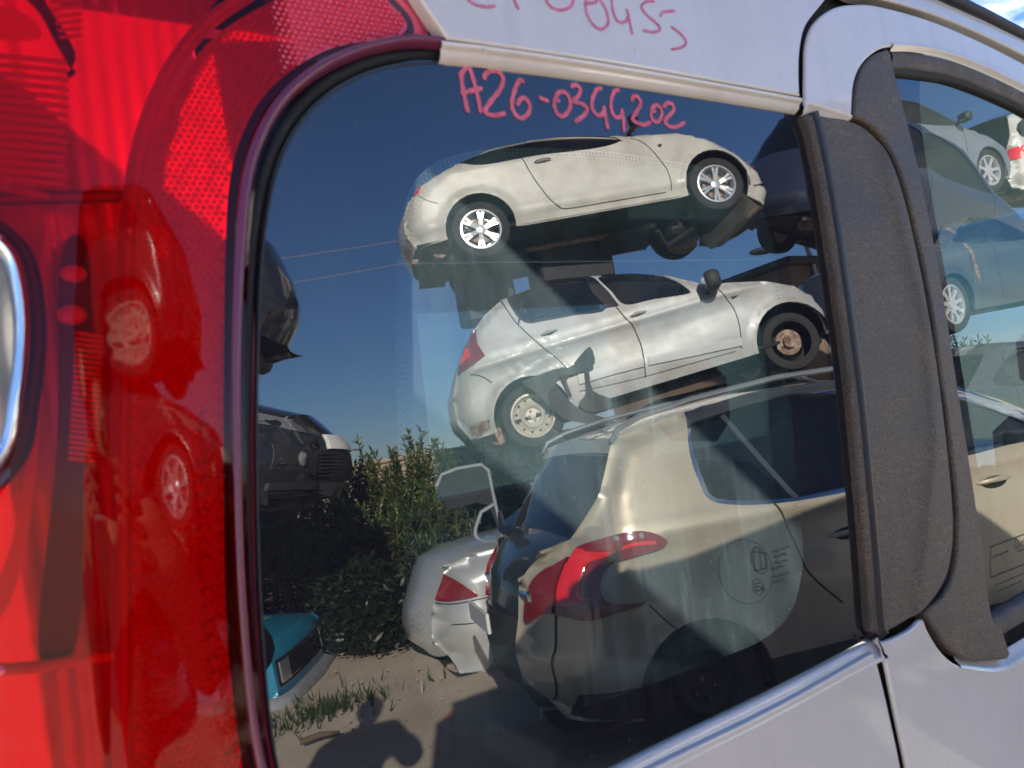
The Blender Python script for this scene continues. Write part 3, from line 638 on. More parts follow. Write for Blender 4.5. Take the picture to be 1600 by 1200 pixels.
box('bonnet', (3.1, 0.62, 0.95), (3.95, 2.12, 1.03), 'van_paint', bev=0.03); box('nose', (3.92, 0.62, 0.30), (4.0, 2.12, 0.93), 'van_paint', bev=0.03)
ws = MB(); ws.add([(3.0, 0.62, 1.95), (3.0, 2.12, 1.95), (3.55, 2.12, 1.04), (3.55, 0.62, 1.04)], [(0, 1, 2, 3)]); ws.build('windscreen', 'clear_in', van, VO)
box('rear_bumper', (-0.16, 0.56, 0.32), (-0.08, 2.16, 0.62), 'plastic', bev=0.03)
box('front_wing', (2.62, 0.50, 0.35), (3.95, 0.54, 0.93), 'van_paint')
box('cabin_floor_front', (3.4, 0.60, 0.42), (3.9, 2.1, 0.47), 'interior')
for x in (0.55, 3.25):
    for y in (0.56, 2.00):
        w = MB().lathe((x, y, 0.31), [(0.19, 0), (0.30, 0.0), (0.31, 0.03), (0.31, 0.15), (0.30, 0.18), (0.19, 0.18)], 32).build('wheel', 'tyre', van, VO, True)
        MB().lathe((x, y+0.02, 0.31), [(0.0, 0.0), (0.05, -0.005), (0.17, 0.01), (0.19, -0.01), (0.195, 0.12)], 32).build('rim', 'steel', w, VO, True)
# seats seen dimly through the pane
for (x, y) in ((1.38, 0.92), (1.38, 1.38), (1.38, 1.84), (2.35, 0.95), (2.35, 1.75)):
    s = MB().box((x, y, 1.00), (0.13, 0.42, 0.62), None, 0.05).build('seat_back', 'fabric', van, VO)
    MB().box((x-0.01, y, 1.46), (0.10, 0.25, 0.20), None, 0.05).build('headrest', 'fabric', s, VO)
    MB().box((x+0.28, y, 0.74), (0.50, 0.42, 0.13), None, 0.05).build('seat_cushion', 'fabric', s, VO)
box('parcel_shelf', (0.02, 0.60, 1.16), (1.20, 2.10, 1.18), 'interior')
for nm, a in (('inner_trim', [(0.02, 0.585, 1.84), (0.9, 0.60, 1.95)]),): box(nm, a[0], a[1], 'interior')

# ------------------------------------------------------------------ tail lamp of the van
lamp_out = [(692, 80, 1), (640, 77), (572, 91), (510, 119), (458, 161), (424, 214), (402, 280), (392, 370), (386, 470), (383, 600), (386, 800), (393, 950), (407, 1100), (425, 1200), (455, 1300), (500, 1400, 1), (-260, 1400, 1), (-260, -160, 1), (560, -160, 1), (640, -10), (675, 45)]
def dl(q):
    u, w = q[:, 0], q[:, 1]
    return 0.012-0.9*(np.maximum(0, u-0.06))**2-5.5*np.maximum(0, 0.040-u)**2-0.02*w**2
lo = side(lamp_out, 0.008)
rim_px = [(40, 540), (38, 470), (22, 400), (-20, 360), (-70, 350), (-120, 380), (-140, 470), (-140, 600), (-130, 700), (-80, 760), (-30, 750), (14, 700), (30, 620)]
lamp = plate('tail_lamp', lo, 'lens', dl, 0.0, 0.008, holes=[side(rim_px, 0.002)], label='tall red tail lamp on the rear corner of the van')
# edge of the lens, standing on the body
lp = side(lamp_out[:16], 0.005, closed=False)
sweep('lens_edge', lp, [(-0.010, 0.0085), (-0.007, 0.0118), (-0.0045, 0.0112), (-0.003, 0.0078), (-0.0024, 0.004), (-0.002, -0.003)], 'lens_edge', lamp)
# pebbled reflector plate behind the side part
rz_px = [(212, 1300, 1), (205, 1000), (204, 700), (205, 420), (215, 290), (245, 190), (290, 110), (345, 50), (420, 5), (480, -20), (585, -20, 1), (632, 30), (630, 52), (600, 60), (520, 75), (455, 110), (405, 160), (375, 220), (358, 290), (352, 400), (350, 560), (350, 800), (356, 1000), (372, 1150), (395, 1300, 1)]
rz = side(rz_px, -0.003)
plate('reflector', rz, 'refl', -0.003, 0.006, 0.02, lamp)
mb = MB(); sp = 0.0046; lo_, hi_ = rz.min(0), rz.max(0); pts = []
for j, w in enumerate(np.arange(lo_[1], hi_[1], sp*0.86)):
    for i, u in enumerate(np.arange(lo_[0], hi_[0], sp)): pts.append((u+(j % 2)*sp/2+0.15*sp*math.sin(w*30), w))
pts = np.array(pts); pts = pts[inpoly(pts, rz)]; pts = pts[dist_poly(pts, rz) > 0.0015]
for c in pts:
    r0 = 0.0022*(0.85+0.3*rng.random()); ring = [(c[0]+r0*math.cos(a), c[1]+r0*math.sin(a)) for a in np.arange(6)*math.pi/3]; r2 = [(c[0]+r0*.6*math.cos(a), c[1]+r0*.6*math.sin(a)) for a in np.arange(6)*math.pi/3]
    V = np.concatenate([at_side(np.array(ring), -0.003), at_side(np.array(r2), -0.0006), at_side(np.array([c]), 0.0002)])
    mb.add(V, [(i, (i+1) % 6, 6+(i+1) % 6, 6+i) for i in range(6)]+[(6+i, 6+(i+1) % 6, 12) for i in range(6)])
mb.build('reflector_pebbles', 'refl', lamp, VO, True, kind='stuff')
bead = 0
MT['bead'] = translucent_mat('lamp_bead_plastic', (1.0, 0.9, 0.9), 0.15, 0.12, 0.2)
for p in [(362, 1180), (345, 1110), (337, 1055), (333, 1032), (330, 1000), (328, 975), (326, 950), (324, 925), (322, 900), (321, 875), (320, 850), (319, 825), (319, 800), (320, 775), (322, 750), (321, 728), (325, 710), (323, 690), (320, 668), (322, 648)]:
    c = at_side(uw(*p, 0.0008), 0.0008)[0]; MB().ellipsoid(c, (0.0026, 0.0026, 0.0028), 6).build('lamp_bead', 'bead', lamp, VO, True)
# dark channel around the reflector
ch = side(rz_px[8:], -0.002, closed=False)
sweep('lamp_channel', ch, [(0.0, -0.003), (0.0015, -0.007), (0.005, -0.007), (0.0065, -0.003)], 'lampdark', lamp)
sweep('lamp_flange', ch, [(0.0065, -0.003), (0.010, -0.002), (0.014, -0.002), (0.020, -0.006)], 'refl', lamp)
# bright prism wall along the ridge
rw = side([(196, 1350), (192, 1000), (190, 700), (196, 420), (206, 300), (226, 200), (262, 110), (320, 35), (400, -20)], -0.002, closed=False)
sweep('prism_wall', rw, [(-0.006, -0.004), (-0.003, 0.002), (0.001, 0.003), (0.004, -0.004), (0.005, -0.02)], 'refl_bright', lamp)
MT['housing'] = translucent_mat('lamp_housing_plastic', (0.60, 0.06, 0.12), 0.15, 0.12, 0.2)
# deep chamber behind the rear part
cb = side([(192, 1400, 1), (188, 1000), (186, 700), (190, 420), (200, 300), (222, 200), (258, 110), (310, 35), (390, -60, 1), (-300, -160, 1), (-300, 1400, 1)], -0.03)
plate('lamp_housing', cb, 'housing', lambda q: -0.032-0.25*np.clip(0.045-q[:, 0], 0, 1)**1.3+0.006*np.exp(-((q[:, 0]-0.018)/0.008)**2)+0.0010*np.sin(q[:, 0]*520), 0.0, 0.004, lamp)
def lp3(px, py, d): return at_side(uw(px, py, d), d)[0]
# ribs at the top
for k in range(15):
    y = 92+k*13.5+ (0.2*k); x1 = 104-0.028*(k-4)**2*(1 if k > 4 else .4)
    MB().tube([lp3(-40, y-8, -0.016), lp3(30, y-2, -0.014), lp3(min(x1, 100), y+5, -0.016), lp3(min(x1, 100)+4, y+7, -0.026)], 0.0017, 6).build('lamp_rib', 'refl_bright', lamp, VO, True)
for k in range(6):
    y = 4+k*11; MB().tube([lp3(78+k*3, y, -0.020), lp3(128, y-5, -0.019)], 0.0013, 6).build('lamp_rib', 'refl', lamp, VO, True)
plate('lamp_shade', side([(20, -30), (60, 15), (85, 60), (108, 100), (118, 112), (105, 118), (118, 90), (112, 70), (95, 40), (70, 0), (60, -40)], -0.022), 'lampdark', -0.0215, 0.004, 0.02, lamp)
plate('lamp_block', side([(-60, 5), (30, 18), (60, 55), (-60, 48)], -0.017), 'refl_bright', -0.0165, 0.006, 0.02, lamp)
MB().box(lp3(45, 302, -0.015), (0.022, 0.004, 0.0035), Matrix.Rotation(0.15, 3, 'Y'), 0.0008).build('lamp_clip', 'steel', lamp, VO)
# horizontal web, column of reflector grooves
MB().tube([lp3(-40, 312, -0.02), lp3(60, 308, -0.02), lp3(195, 306, -0.018)], 0.0042, 8).build('lamp_web', 'lampgrey', lamp, VO, True)
plate('lamp_column', side([(96, 400), (140, 405), (132, 700), (120, 1000), (60, 1020), (88, 700)], -0.022), 'lampdark', -0.0215, 0.004, 0.02, lamp)
for k in range(24):
    y = 520+k*8.5; MB().tube([lp3(118-k*.5, y, -0.018), lp3(162-k*.4, y+6, -0.0175)], 0.0011, 6).build('lamp_groove', 'refl', lamp, VO, True)
for (x, y, r) in ((115, 428, 0.0075), (112, 492, 0.0085)): MB().ellipsoid(lp3(x, y, -0.018), (r, 0.004, r*.75), 8).build('lamp_boss', 'refl_bright', lamp, VO, True)
# white reversing lamp with bright rim at the far end of the chamber
rimp = side([(40, 540), (38, 470), (22, 400), (-20, 360), (-70, 350), (-120, 380), (-140, 470), (-140, 600), (-130, 700), (-80, 760), (-30, 750), (14, 700), (30, 620)], -0.004)
sweep('reversing_lamp_rim', ccw(rimp), [(0.006, -0.010), (0.0055, -0.004), (0.003, -0.0005), (0.0, 0.0), (-0.003, -0.003), (-0.004, -0.012)], 'chrome', lamp, closed=True)
sweep('reversing_lamp_seal', ccw(rimp), [(-0.004, -0.010), (-0.005, -0.004), (-0.009, -0.004), (-0.0105, -0.012)], 'lampdark', lamp, closed=True)
plate('reversing_lamp', rimp, 'clear_lamp', lambda q: -0.012-2.5*(q[:, 0]+0.02)**2, 0.0, 0.02, lamp)
plate('lamp_inner_wall', side([(50, 560), (62, 420), (75, 380), (60, 700), (20, 930), (-60, 1010), (-60, 960), (0, 900), (35, 760)], -0.016), 'refl_bright', -0.0155, 0.004, 0.015, lamp)
MB().tube([lp3(-80, 1052, -0.016), lp3(60, 1042, -0.016), lp3(190, 1020, -0.014)], 0.0035, 8).build('lamp_web', 'refl', lamp, VO, True)
#PART3
# ------------------------------------------------------------------ the scrap cars behind the camera, seen mirrored in the windows
def rot(y, p, r):
    cy, sy, cp, sp, cr, sr = math.cos(y), math.sin(y), math.cos(p), math.sin(p), math.cos(r), math.sin(r)
    return np.array([[cy, -sy, 0], [sy, cy, 0], [0, 0, 1]]) @ np.array([[cp, 0, sp], [0, 1, 0], [-sp, 0, cp]]) @ np.array([[1, 0, 0], [0, cr, -sr], [0, sr, cr]])
class Car:
    """car body grown from its side outline: x forward from the tail, y to the left, z up from the tyre bottoms"""
    def __init__(s, name, label, cat, ypr, W, top, paint, wheels, pos=None, anchor=None, group=None, belt=0.95, tumble=0.34, arch=0.37, edge=(0.10, 0.22, 0.16),
                 zmin=0.20, crown=(0.045, 0.10), step=0.06, plan=0.12, flare=0.022, shoulder=None, seats=True):
        s.R = rot(*[rad(a) for a in ypr]); s.W = W; s.top = top; s.paint = paint; s.wheels = wheels; s.belt = belt; s.tumble = tumble; s.arch = arch
        if anchor: px, py, dist, loc = anchor; pos = yard(px, py, dist)-s.R @ np.array(loc)
        s.pos = np.array(pos, float); s.edge = edge; s.zmin = zmin; s.crown = crown; s.step = step; s.plan = plan; s.flare = flare; s.shoulder = shoulder; s.seats = seats
        T = np.array([t[:2] for t in top], float); s.T = T; s.L = T[:, 0].max()
        s.out = np.concatenate([T, [[T[-1, 0]-0.05, min(zmin, T[-1, 1]-0.02)], [T[-1, 0]-0.5, zmin], [T[0, 0]+0.02, zmin]]])
        s.regs = []; m = Matrix.Identity(4)
        for i in range(3):
            for j in range(3): m[i][j] = s.R[i, j]
            m[i][3] = s.pos[i]
        s.root = empty(name, m); tag(s.root, label, cat, group)
    def h(s, q):
        q = np.atleast_2d(q); x, z = q[:, 0], q[:, 1]; c = s.L/2
        w = s.W*(1-s.plan*np.abs((x-c)/c)**4)-s.tumble*np.maximum(0, z-s.belt)-0.22*np.maximum(0, 0.42-z)**1.3
        if s.shoulder: w = w+0.018*np.exp(-((z-s.shoulder(x))/0.045)**2)-0.012*np.exp(-((z-s.shoulder(x)+0.16)/0.10)**2)
        for wx, wz in s.wheels:
            r = np.hypot(x-wx, z-wz); w = w+s.flare*np.exp(-(np.maximum(0, r-s.arch)/0.05)**2)
        d = dist_poly(q, s.T, closed=False); e0, e1, e2 = s.edge
        t = np.clip(x/(s.L*0.22), 0, 1); t2 = np.clip((s.L-x)/(s.L*0.22), 0, 1)
        R = e0+(e1-e0)*(1-t)*(np.clip((1.25-z)/0.3, 0, 1))+(e2-e0)*(1-t2)
        k = np.clip(1-d/R, 0, 1); return w-R*(1-np.sqrt(np.maximum(0, 1-k*k)))
    def S(s, q): return np.stack([q[:, 0], s.h(q), q[:, 1]], 1)
    def t(s, *pts):
        """photo position of a detail of the mirrored flank, back onto this flank"""
        out = []
        for px, py in pts:
            p, r = mirror_ray(px, py); p = s.R.T @ (p-s.pos); r = s.R.T @ r
            ts = np.linspace((s.W+0.15-p[1])/r[1], (s.W-0.75-p[1])/r[1], 160); P = p+ts[:, None]*r; g = P[:, 1]-s.h(P[:, [0, 2]]); i = np.where(g < 0)[0]
            q = P[i[0]] if len(i) and i[0] > 0 else p+r*(s.W-p[1])/r[1]; out.append((q[0], q[2]))
        return np.array(out)
    def reg(s, name, poly, m, depth=0.0, skirt=0.02, smooth=True, label=None, one=False):
        poly = np.asarray(poly, float); s.regs.append((name, curve(poly, True, 4) if smooth else poly, m, depth, skirt, label, one)); return s
    def gap(s, line, w=0.011): return s.reg('panel_gap', stroke(curve(line, False, 5), w), 'black', 0.012, 0.0, False)
    def build(s):
        arcs = [np.array([(wx+s.arch*math.cos(a), wz+s.arch*math.sin(a)) for a in np.arange(28)*2*math.pi/28]) for wx, wz in s.wheels]
        polys = arcs+[r[1] for r in s.regs]
        v, reg, out = triangulate(s.out, polys, s.step); P = s.S(v); e = 3e-3
        a = s.S(v+[e, 0])-s.S(v-[e, 0]); b = s.S(v+[0, e])-s.S(v-[0, e]); Nn = -np.cross(a, b); Nn /= np.linalg.norm(Nn, axis=1)[:, None]+1e-12
        # triangles are ccw in (x, z): seen from +y they face -y, so flip for the left flank
        mir = np.array([1, -1, 1])
        def both(f, sk, dep):
            A, B, C = skinned(P, Nn, f[:, ::-1], 0, dep)
            if sk > 0:
                ids, gg = compact(f[:, ::-1]); PP = P[ids]-Nn[ids]*dep; nn = len(A); av, an, af = [A], [B], list(C)
                for i, j in boundary(gg):
                    ee = PP[j]-PP[i]; o = np.cross(ee, Nn[ids][i]); o /= np.linalg.norm(o)+1e-12
                    av.append(np.array([PP[i], PP[j], PP[j]-Nn[ids][j]*sk, PP[i]-Nn[ids][i]*sk])); an.append(np.array([o]*4)); af.append((nn+3, nn+2, nn+1, nn)); nn += 4
                A, B, C = np.concatenate(av), np.concatenate(an), af
            return A, B, C
        A, B, C = both(reg[-1], 0.02, 0); n = len(A)
        body = mesh('body', np.concatenate([A, A*mir]), list(C)+[tuple(i+n for i in q[::-1]) for q in C], s.paint, s.root, normals=np.concatenate([B, B*mir]))
        for k, (name, poly, m, dep, sk, label, one) in enumerate(s.regs):
            f = reg.get(k+len(arcs))
            if f is None or not len(f): continue
            A, B, C = both(f, sk, dep)
            par = s.root
            if name == 'panel_gap':
                mesh(name, A, C, m, par, normals=B); mesh(name, A*mir, [q[::-1] for q in C], m, par, normals=B*mir); continue
            mesh(name, A, C, m, par, normals=B, label=label)
            if not one: mesh(name, A*mir, [q[::-1] for q in C], m, par, normals=B*mir)
        # strips joining the flanks: tail, screens, roof, bonnet, nose
        segs = []; 
        for i in range(len(s.top)-1):
            nm, mm = s.top[i][2] if len(s.top[i]) > 2 else ('body_cross', s.paint)
            if segs and segs[-1][0] == nm: segs[-1][2].append(i+1)
            else: segs.append([nm, mm, [i, i+1]])
        for nm, mm, idx in segs:
            ln = []; nn = []
            for a_, b_ in zip(idx[:-1], idx[1:]):
                k = max(1, int(np.hypot(*(s.T[b_]-s.T[a_]))/0.07))
                ln += [s.T[a_]+(s.T[b_]-s.T[a_])*i/k for i in range(k)]
            ln.append(s.T[idx[-1]]); ln = np.array(ln)
            full = s.T; 
            def nrm_at(p):
                d = np.array([np.hypot(*(p-(a+(b-a)*np.clip(((p-a)@(b-a))/((b-a)@(b-a)+1e-9), 0, 1)))) for a, b in zip(full[:-1], full[1:])]); w = np.exp(-d/0.05)
                t_ = ((full[1:]-full[:-1])/np.hypot(*(full[1:]-full[:-1]).T)[:, None]*w[:, None]).sum(0); t_ /= np.hypot(*t_)+1e-9; return np.array([-t_[1], t_[0]])
            N2 = np.array([nrm_at(p) for p in ln]); he = s.h(ln)
            flat = np.abs(N2[:, 1]); cr = s.crown[1]+(s.crown[0]-s.crown[1])*flat
            K = 12; ys = np.linspace(-1, 1, K+1); V = []; 
            for yv in ys:
                o = cr*(1-abs(yv)**2.6); V.append(np.stack([ln[:, 0]+N2[:, 0]*o, he*yv, ln[:, 1]+N2[:, 1]*o], 1))
            V = np.concatenate(V); m_ = len(ln); F = [(j*m_+i, j*m_+i+1, (j+1)*m_+i+1, (j+1)*m_+i) for j in range(K) for i in range(m_-1)]
            mesh(nm, V, [f[::-1] for f in F] if False else F, mm, s.root, smooth=True)
        # floor pan and wheel tubs
        x0, x1 = s.out[:, 0].min()+0.08, s.L-0.08; xs_ = np.linspace(x0, x1, 40); V = []
        for x in xs_:
            nearw = min(abs(x-wx) for wx, _ in s.wheels); w = s.W-0.03 if nearw > s.arch else s.W-0.34
            w -= 0.10*abs((x-s.L/2)/(s.L/2))**4
            for yv in np.linspace(-1, 1, 9): V.append((x, yv*w, s.zmin+0.012+(0.03*math.sin(x*9)*math.cos(yv*5) if abs(yv) < 0.9 else 0)))
        F = [(i*9+j, (i+1)*9+j, (i+1)*9+j+1, i*9+j+1) for i in range(39) for j in range(8)]
        ub = mesh('underbody', V, F, 'under', s.root, smooth=True)
        MB().tube([(0.1, 0.35, s.zmin-0.02), (0.6, 0.4, s.zmin-0.03), (1.3, 0.12, s.zmin-0.03), (s.wheels[1][0]-0.3, 0.05, s.zmin-0.02)], 0.035, 8).build('exhaust_pipe', 'rust', ub, None, True)
        MB().tube([(0.35, 0.1, s.zmin-0.02), (0.4, 0.6, s.zmin-0.02)], 0.09, 10).build('silencer', 'rust', ub, None, True)
        for wx, wz in s.wheels: MB().tube([(wx, -s.W+0.2, wz), (wx, s.W-0.2, wz)], 0.045, 8).build('axle_beam', 'under', ub, None, True)
        MB().box((s.wheels[1][0]+0.1, 0, s.zmin-0.01), (0.7, 0.9, 0.12), None, 0.03).build('engine_sump', 'under', ub)
        for wx, wz in s.wheels:
            tub = MB()
            for sg in (1, -1): tub.lathe((wx, 0, wz), [(s.arch+0.005, sg*(s.W-0.03)), (s.arch+0.01, sg*(s.W-0.34)), (0.05, sg*(s.W-0.36))], 28)
            tub.f = [q for q in tub.f if np.mean([tub.v[i][2] for i in q]) > s.zmin+0.03]; tub.build('wheel_tub', 'black', ub, None, True)
        if s.seats:
            for sx in (s.L*0.30, s.L*0.47):
                for sy in (-0.36, 0.36):
                    st_ = MB().box((sx, sy, 0.78), (0.14, 0.46, 0.62), rot(0, -0.2, 0), 0.05).build('seat', 'fabric', s.root)
                    MB().box((sx-0.10, sy, 1.18), (0.09, 0.25, 0.17), rot(0, -0.2, 0), 0.04).build('headrest', 'fabric', st_)
            MB().box((s.L*0.66, 0, 0.83), (0.35, 2*s.W-0.3, 0.22), None, 0.05).build('dashboard', 'fabric', s.root)
            MB().tube([(s.L*0.60+0.03*math.cos(a), 0.36+0.18*math.sin(a), 0.92+0.18*math.cos(a)) for a in np.arange(17)*math.pi/8], 0.014, 6).build('steering_wheel', 'fabric', s.root, None, True)
        MB().box((s.L*0.5, 0, s.zmin+0.05), (s.L*0.7, 2*s.W-0.16, 0.03)).build('cabin_floor', 'fabric', s.root)
        return s
    def wheel(s, i, kind, side=1, r=0.31, rim='alloy', w=0.20, n=6, out=-0.045, spin=0.2):
        wx, wz = s.wheels[i]; c = (wx, side*(s.W+out), wz); sg = side; rr = r*0.67
        ty = MB().lathe(c, [(rr-0.01, -sg*w), (r-0.03, -sg*w), (r-0.005, -sg*(w-0.03)), (r, -sg*w*0.5), (r-0.005, -sg*0.03), (r-0.018, -sg*0.004), (r-0.05, 0.004*sg), (rr+0.012, 0.0), (rr, -0.008*sg)], 40)
        wo = ty.build('wheel', 'tyre', s.root, None, True)
        if kind == 'hub':
            MB().lathe(c, [(0.0, -sg*0.03), (0.06, -sg*0.03), (0.065, -sg*0.07), (0.13, -sg*0.075), (0.135, -sg*0.10), (0.0, -sg*0.10)], 28).build('brake_disc', 'rust', wo, None, True)
            return wo
        MB().lathe(c, [(rr+0.006, -0.004*sg), (rr-0.012, -0.002*sg), (rr-0.022, -0.02*sg), (rr-0.03, -sg*0.12), (0.03, -sg*0.13)], 36).build('rim', rim, wo, None, True)
        if kind == 'steel':
            MB().lathe(c, [(rr-0.02, -0.03*sg), (rr-0.045, -0.055*sg), (rr*0.62, -0.045*sg), (rr*0.52, -0.022*sg), (rr*0.42, -0.030*sg), (rr*0.34, -0.05*sg), (0.035, -0.05*sg), (0.03, -0.03*sg), (0, -0.028*sg)], 36).build('wheel_disc', rim, wo, None, True)
            for k in range(12):
                a = k*math.pi/6+spin; MB().lathe((c[0]+rr*0.76*math.cos(a), c[1]-0.048*sg, c[2]+rr*0.76*math.sin(a)), [(0.012, 0.004*sg), (0.0, 0.0045*sg)], 10).build('vent_hole', 'black', wo)
            for k in range(4):
                a = k*math.pi/2+spin; MB().lathe((c[0]+rr*0.24*math.cos(a), c[1]-0.045*sg, c[2]+rr*0.24*math.sin(a)), [(0.011, -0.01*sg), (0.011, 0.012*sg), (0.0, 0.014*sg)], 8).build('wheel_bolt', 'rust', wo)
        else:
            MB().lathe(c, [(0.055, -0.06*sg), (0.05, -0.022*sg), (0.028, -0.016*sg), (0.0, -0.016*sg)], 20).build('hub_cap', rim, wo, None, True)
            for k in range(n):
                for off in ((-0.13, 0.13) if kind == 'twin' else (0.0,)):
                    a0 = k*2*math.pi/n+spin; a1 = a0+off; wd = 0.017 if kind == 'twin' else 0.030
                    p0 = np.array([c[0]+0.04*math.cos(a0), c[1]-0.032*sg, c[2]+0.04*math.sin(a0)]); p1 = np.array([c[0]+(rr-0.012)*math.cos(a1), c[1]-0.016*sg, c[2]+(rr-0.012)*math.sin(a1)])
                    pm = (p0+p1)/2; pm[1] += 0.004*sg; tdir = np.array([-math.sin(a1), 0, math.cos(a1)]); V = []
                    for p, ww in ((p0, wd*1.2), (pm, wd*.75), (p1, wd*.95)): V += [p+tdir*ww, p-tdir*ww, p-tdir*ww-[0, 0.03*sg, 0], p+tdir*ww-[0, 0.03*sg, 0]]
                    MB().add(V, [(j, j+4, j+5, j+1) if False else (i0*4+j, i0*4+(j+1) % 4, i0*4+4+(j+1) % 4, i0*4+4+j) for i0 in range(2) for j in range(4)]).build('spoke', rim, wo)
            MB().lathe(c, [(0.14, -0.075*sg), (0.0, -0.075*sg)], 24).build('brake_disc', 'rust', wo)
        return wo
    def wheels4(s, kinds, **k):
        for i in range(2):
            for sd in (1, -1): s.wheel(i, kinds[i] if sd == 1 else kinds[i], sd, **k)
    def handle(s, px, py, L=0.18, m=None, recess=True, ang=0.0):
        x, z = s.t((px, py))[0]; y = s.h(np.array([[x, z]]))[0]
        if recess: MB().ellipsoid((x, y-0.001, z-0.008), (L*0.40, 0.007, 0.036), 8).build('handle_recess', 'black', s.root, None, True)
        for sd in (1, -1):
            MB().tube([(x-L/2, sd*(y-0.002), z-0.004), (x-L*.36, sd*(y+0.022), z+0.001), (x, sd*(y+0.030), z+0.006), (x+L*.36, sd*(y+0.022), z+0.006), (x+L/2, sd*(y-0.002), z+0.004)], [0.008, 0.013, 0.015, 0.013, 0.008], 8).build('door_handle', m or s.paint, s.root, None, True)
    def mirror(s, x, z, m='plastic', m2=None, size=(0.09, 0.17, 0.12)):
        y = s.h(np.array([[x, z]]))[0]
        for sd in (1, -1):
            o = MB().box((x+0.02, sd*(y+0.15), z+0.06), (size[0]*1.5, size[1]*1.2, size[2]*1.15), rot(0.15*sd, 0, 0), 0.03).build('door_mirror', m2 or m, s.root)
            o.data.polygons.foreach_set('use_smooth', [True]*len(o.data.polygons))
            MB().tube([(x, sd*(y-0.02), z-0.02), (x, sd*(y+0.07), z+0.03)], [0.035, 0.025], 8).build('mirror_arm', m, o, None, True)
            MB().box((x+0.02-size[0]*0.76, sd*(y+0.15), z+0.06), (0.006, size[1]*.95, size[2]*.9), rot(0.15*sd, 0, 0), 0.02).build('mirror_glass', 'chrome', o)

GS = 'scrap cars standing and stacked in the yard'
BODY = lambda n, m: (n, m)


# ---- silver five door hatchback with a hanging wheel arch liner
hatch = Car('scrap_hatchback', 'silver five door hatchback with scraped rear arch and steel wheel, stacked under the cream coupe', 'car', (29.9, -7.4, 2.6), 0.86,
    [(0.12, 0.26, BODY('rear_bumper', 'silver')), (0.05, 0.40, BODY('rear_bumper', 'silver')), (0.07, 0.66, BODY('tailgate', 'silver')), (0.17, 0.86, BODY('tailgate', 'silver')), (0.30, 1.06, BODY('rear_screen', 'car_glass_dark')), (0.46, 1.25, BODY('rear_screen', 'car_glass_dark')), (0.62, 1.38, BODY('roof', 'silver')),
     (0.83, 1.49, BODY('roof', 'silver')), (1.2, 1.52, BODY('roof', 'silver')), (1.73, 1.47, BODY('roof', 'silver')), (2.15, 1.37, BODY('windscreen', 'car_glass')), (2.48, 1.24, BODY('windscreen', 'car_glass')), (2.84, 1.01, BODY('bonnet', 'silver')),
     (3.06, 0.97, BODY('bonnet', 'silver')), (3.40, 0.89, BODY('bonnet', 'silver')), (3.70, 0.77, BODY('front_bumper', 'silver')), (3.86, 0.62, BODY('front_bumper', 'silver')), (3.92, 0.45, BODY('front_bumper', 'silver')), (3.90, 0.26)],
    'silver', [(0.78, 0.26), (3.45, 0.23)], pos=(3.836, -6.225, 1.429), group=GS, shoulder=lambda x: 0.86, arch=0.38, tumble=0.26)
T = hatch.t
def clipw(poly): return poly
hatch.reg('rear_side_window', T((797, 468), (810, 459), (860, 445), (908, 435), (926, 458), (943, 480), (895, 489), (848, 498), (827, 501), (811, 490)), 'car_glass', 0.012, 0.02)
hatch.reg('front_side_window', T((934, 432), (975, 425), (1020, 427), (1052, 437), (1078, 455), (1066, 461), (1020, 468), (977, 476), (955, 455)), 'car_glass', 0.012, 0.02)
hatch.reg('door_pillar', T((909, 433), (921, 431), (950, 455), (968, 478), (946, 482), (928, 458)), 'trim_edge', 0.004, 0.01, False)
hatch.reg('window_rubber', T((792, 466), (808, 455), (860, 441), (911, 431), (948, 481), (896, 493), (848, 502), (824, 505), (806, 492)), 'rubber', 0.004, 0.01)
hatch.reg('lamp_reflector', T((722, 540), (733, 545), (736, 558), (722, 570), (716, 560)), 'red', -0.016, 0.03, False); hatch.reg('bumper_tear', T((733, 668), (748, 660), (765, 655), (766, 672), (750, 682), (736, 684)), 'rust', 0.01, 0.0, False); hatch.reg('tail_lamp', T((728, 516, ), (744, 516), (746, 537), (758, 556), (738, 572), (717, 587), (714, 569), (717, 537)), 'red_dark', -0.012, 0.03, False)
hatch.reg('body_moulding', T((1012, 557), (1085, 542), (1158, 528), (1158, 540), (1085, 556), (1013, 571)), 'white', -0.022, 0.03, False)
hatch.reg('body_moulding', T((902, 586), (950, 572), (1005, 560), (1006, 573), (955, 586), (905, 601)), 'white', -0.022, 0.03, False)
hatch.gap(T((780, 466), (794, 487), (810, 508), (845, 540), (868, 558), (884, 574), (893, 590))); hatch.gap(T((914, 430), (938, 450), (963, 480), (978, 498), (988, 508), (998, 530), (1004, 549), (1009, 590)))
hatch.gap(T((1108, 444), (1122, 452), (1134, 465), (1145, 480), (1152, 496), (1157, 520), (1158, 545))); hatch.gap(T((735, 585), (752, 588), (768, 598)))
hatch.gap(T((1010, 588), (1085, 567), (1150, 549)), 0.008); hatch.gap(T((905, 612), (960, 600), (1010, 588)), 0.008)
hatch.reg('side_marker', T((1141, 464), (1154, 461), (1145, 468)), 'plastic', -0.004, 0.01, False)
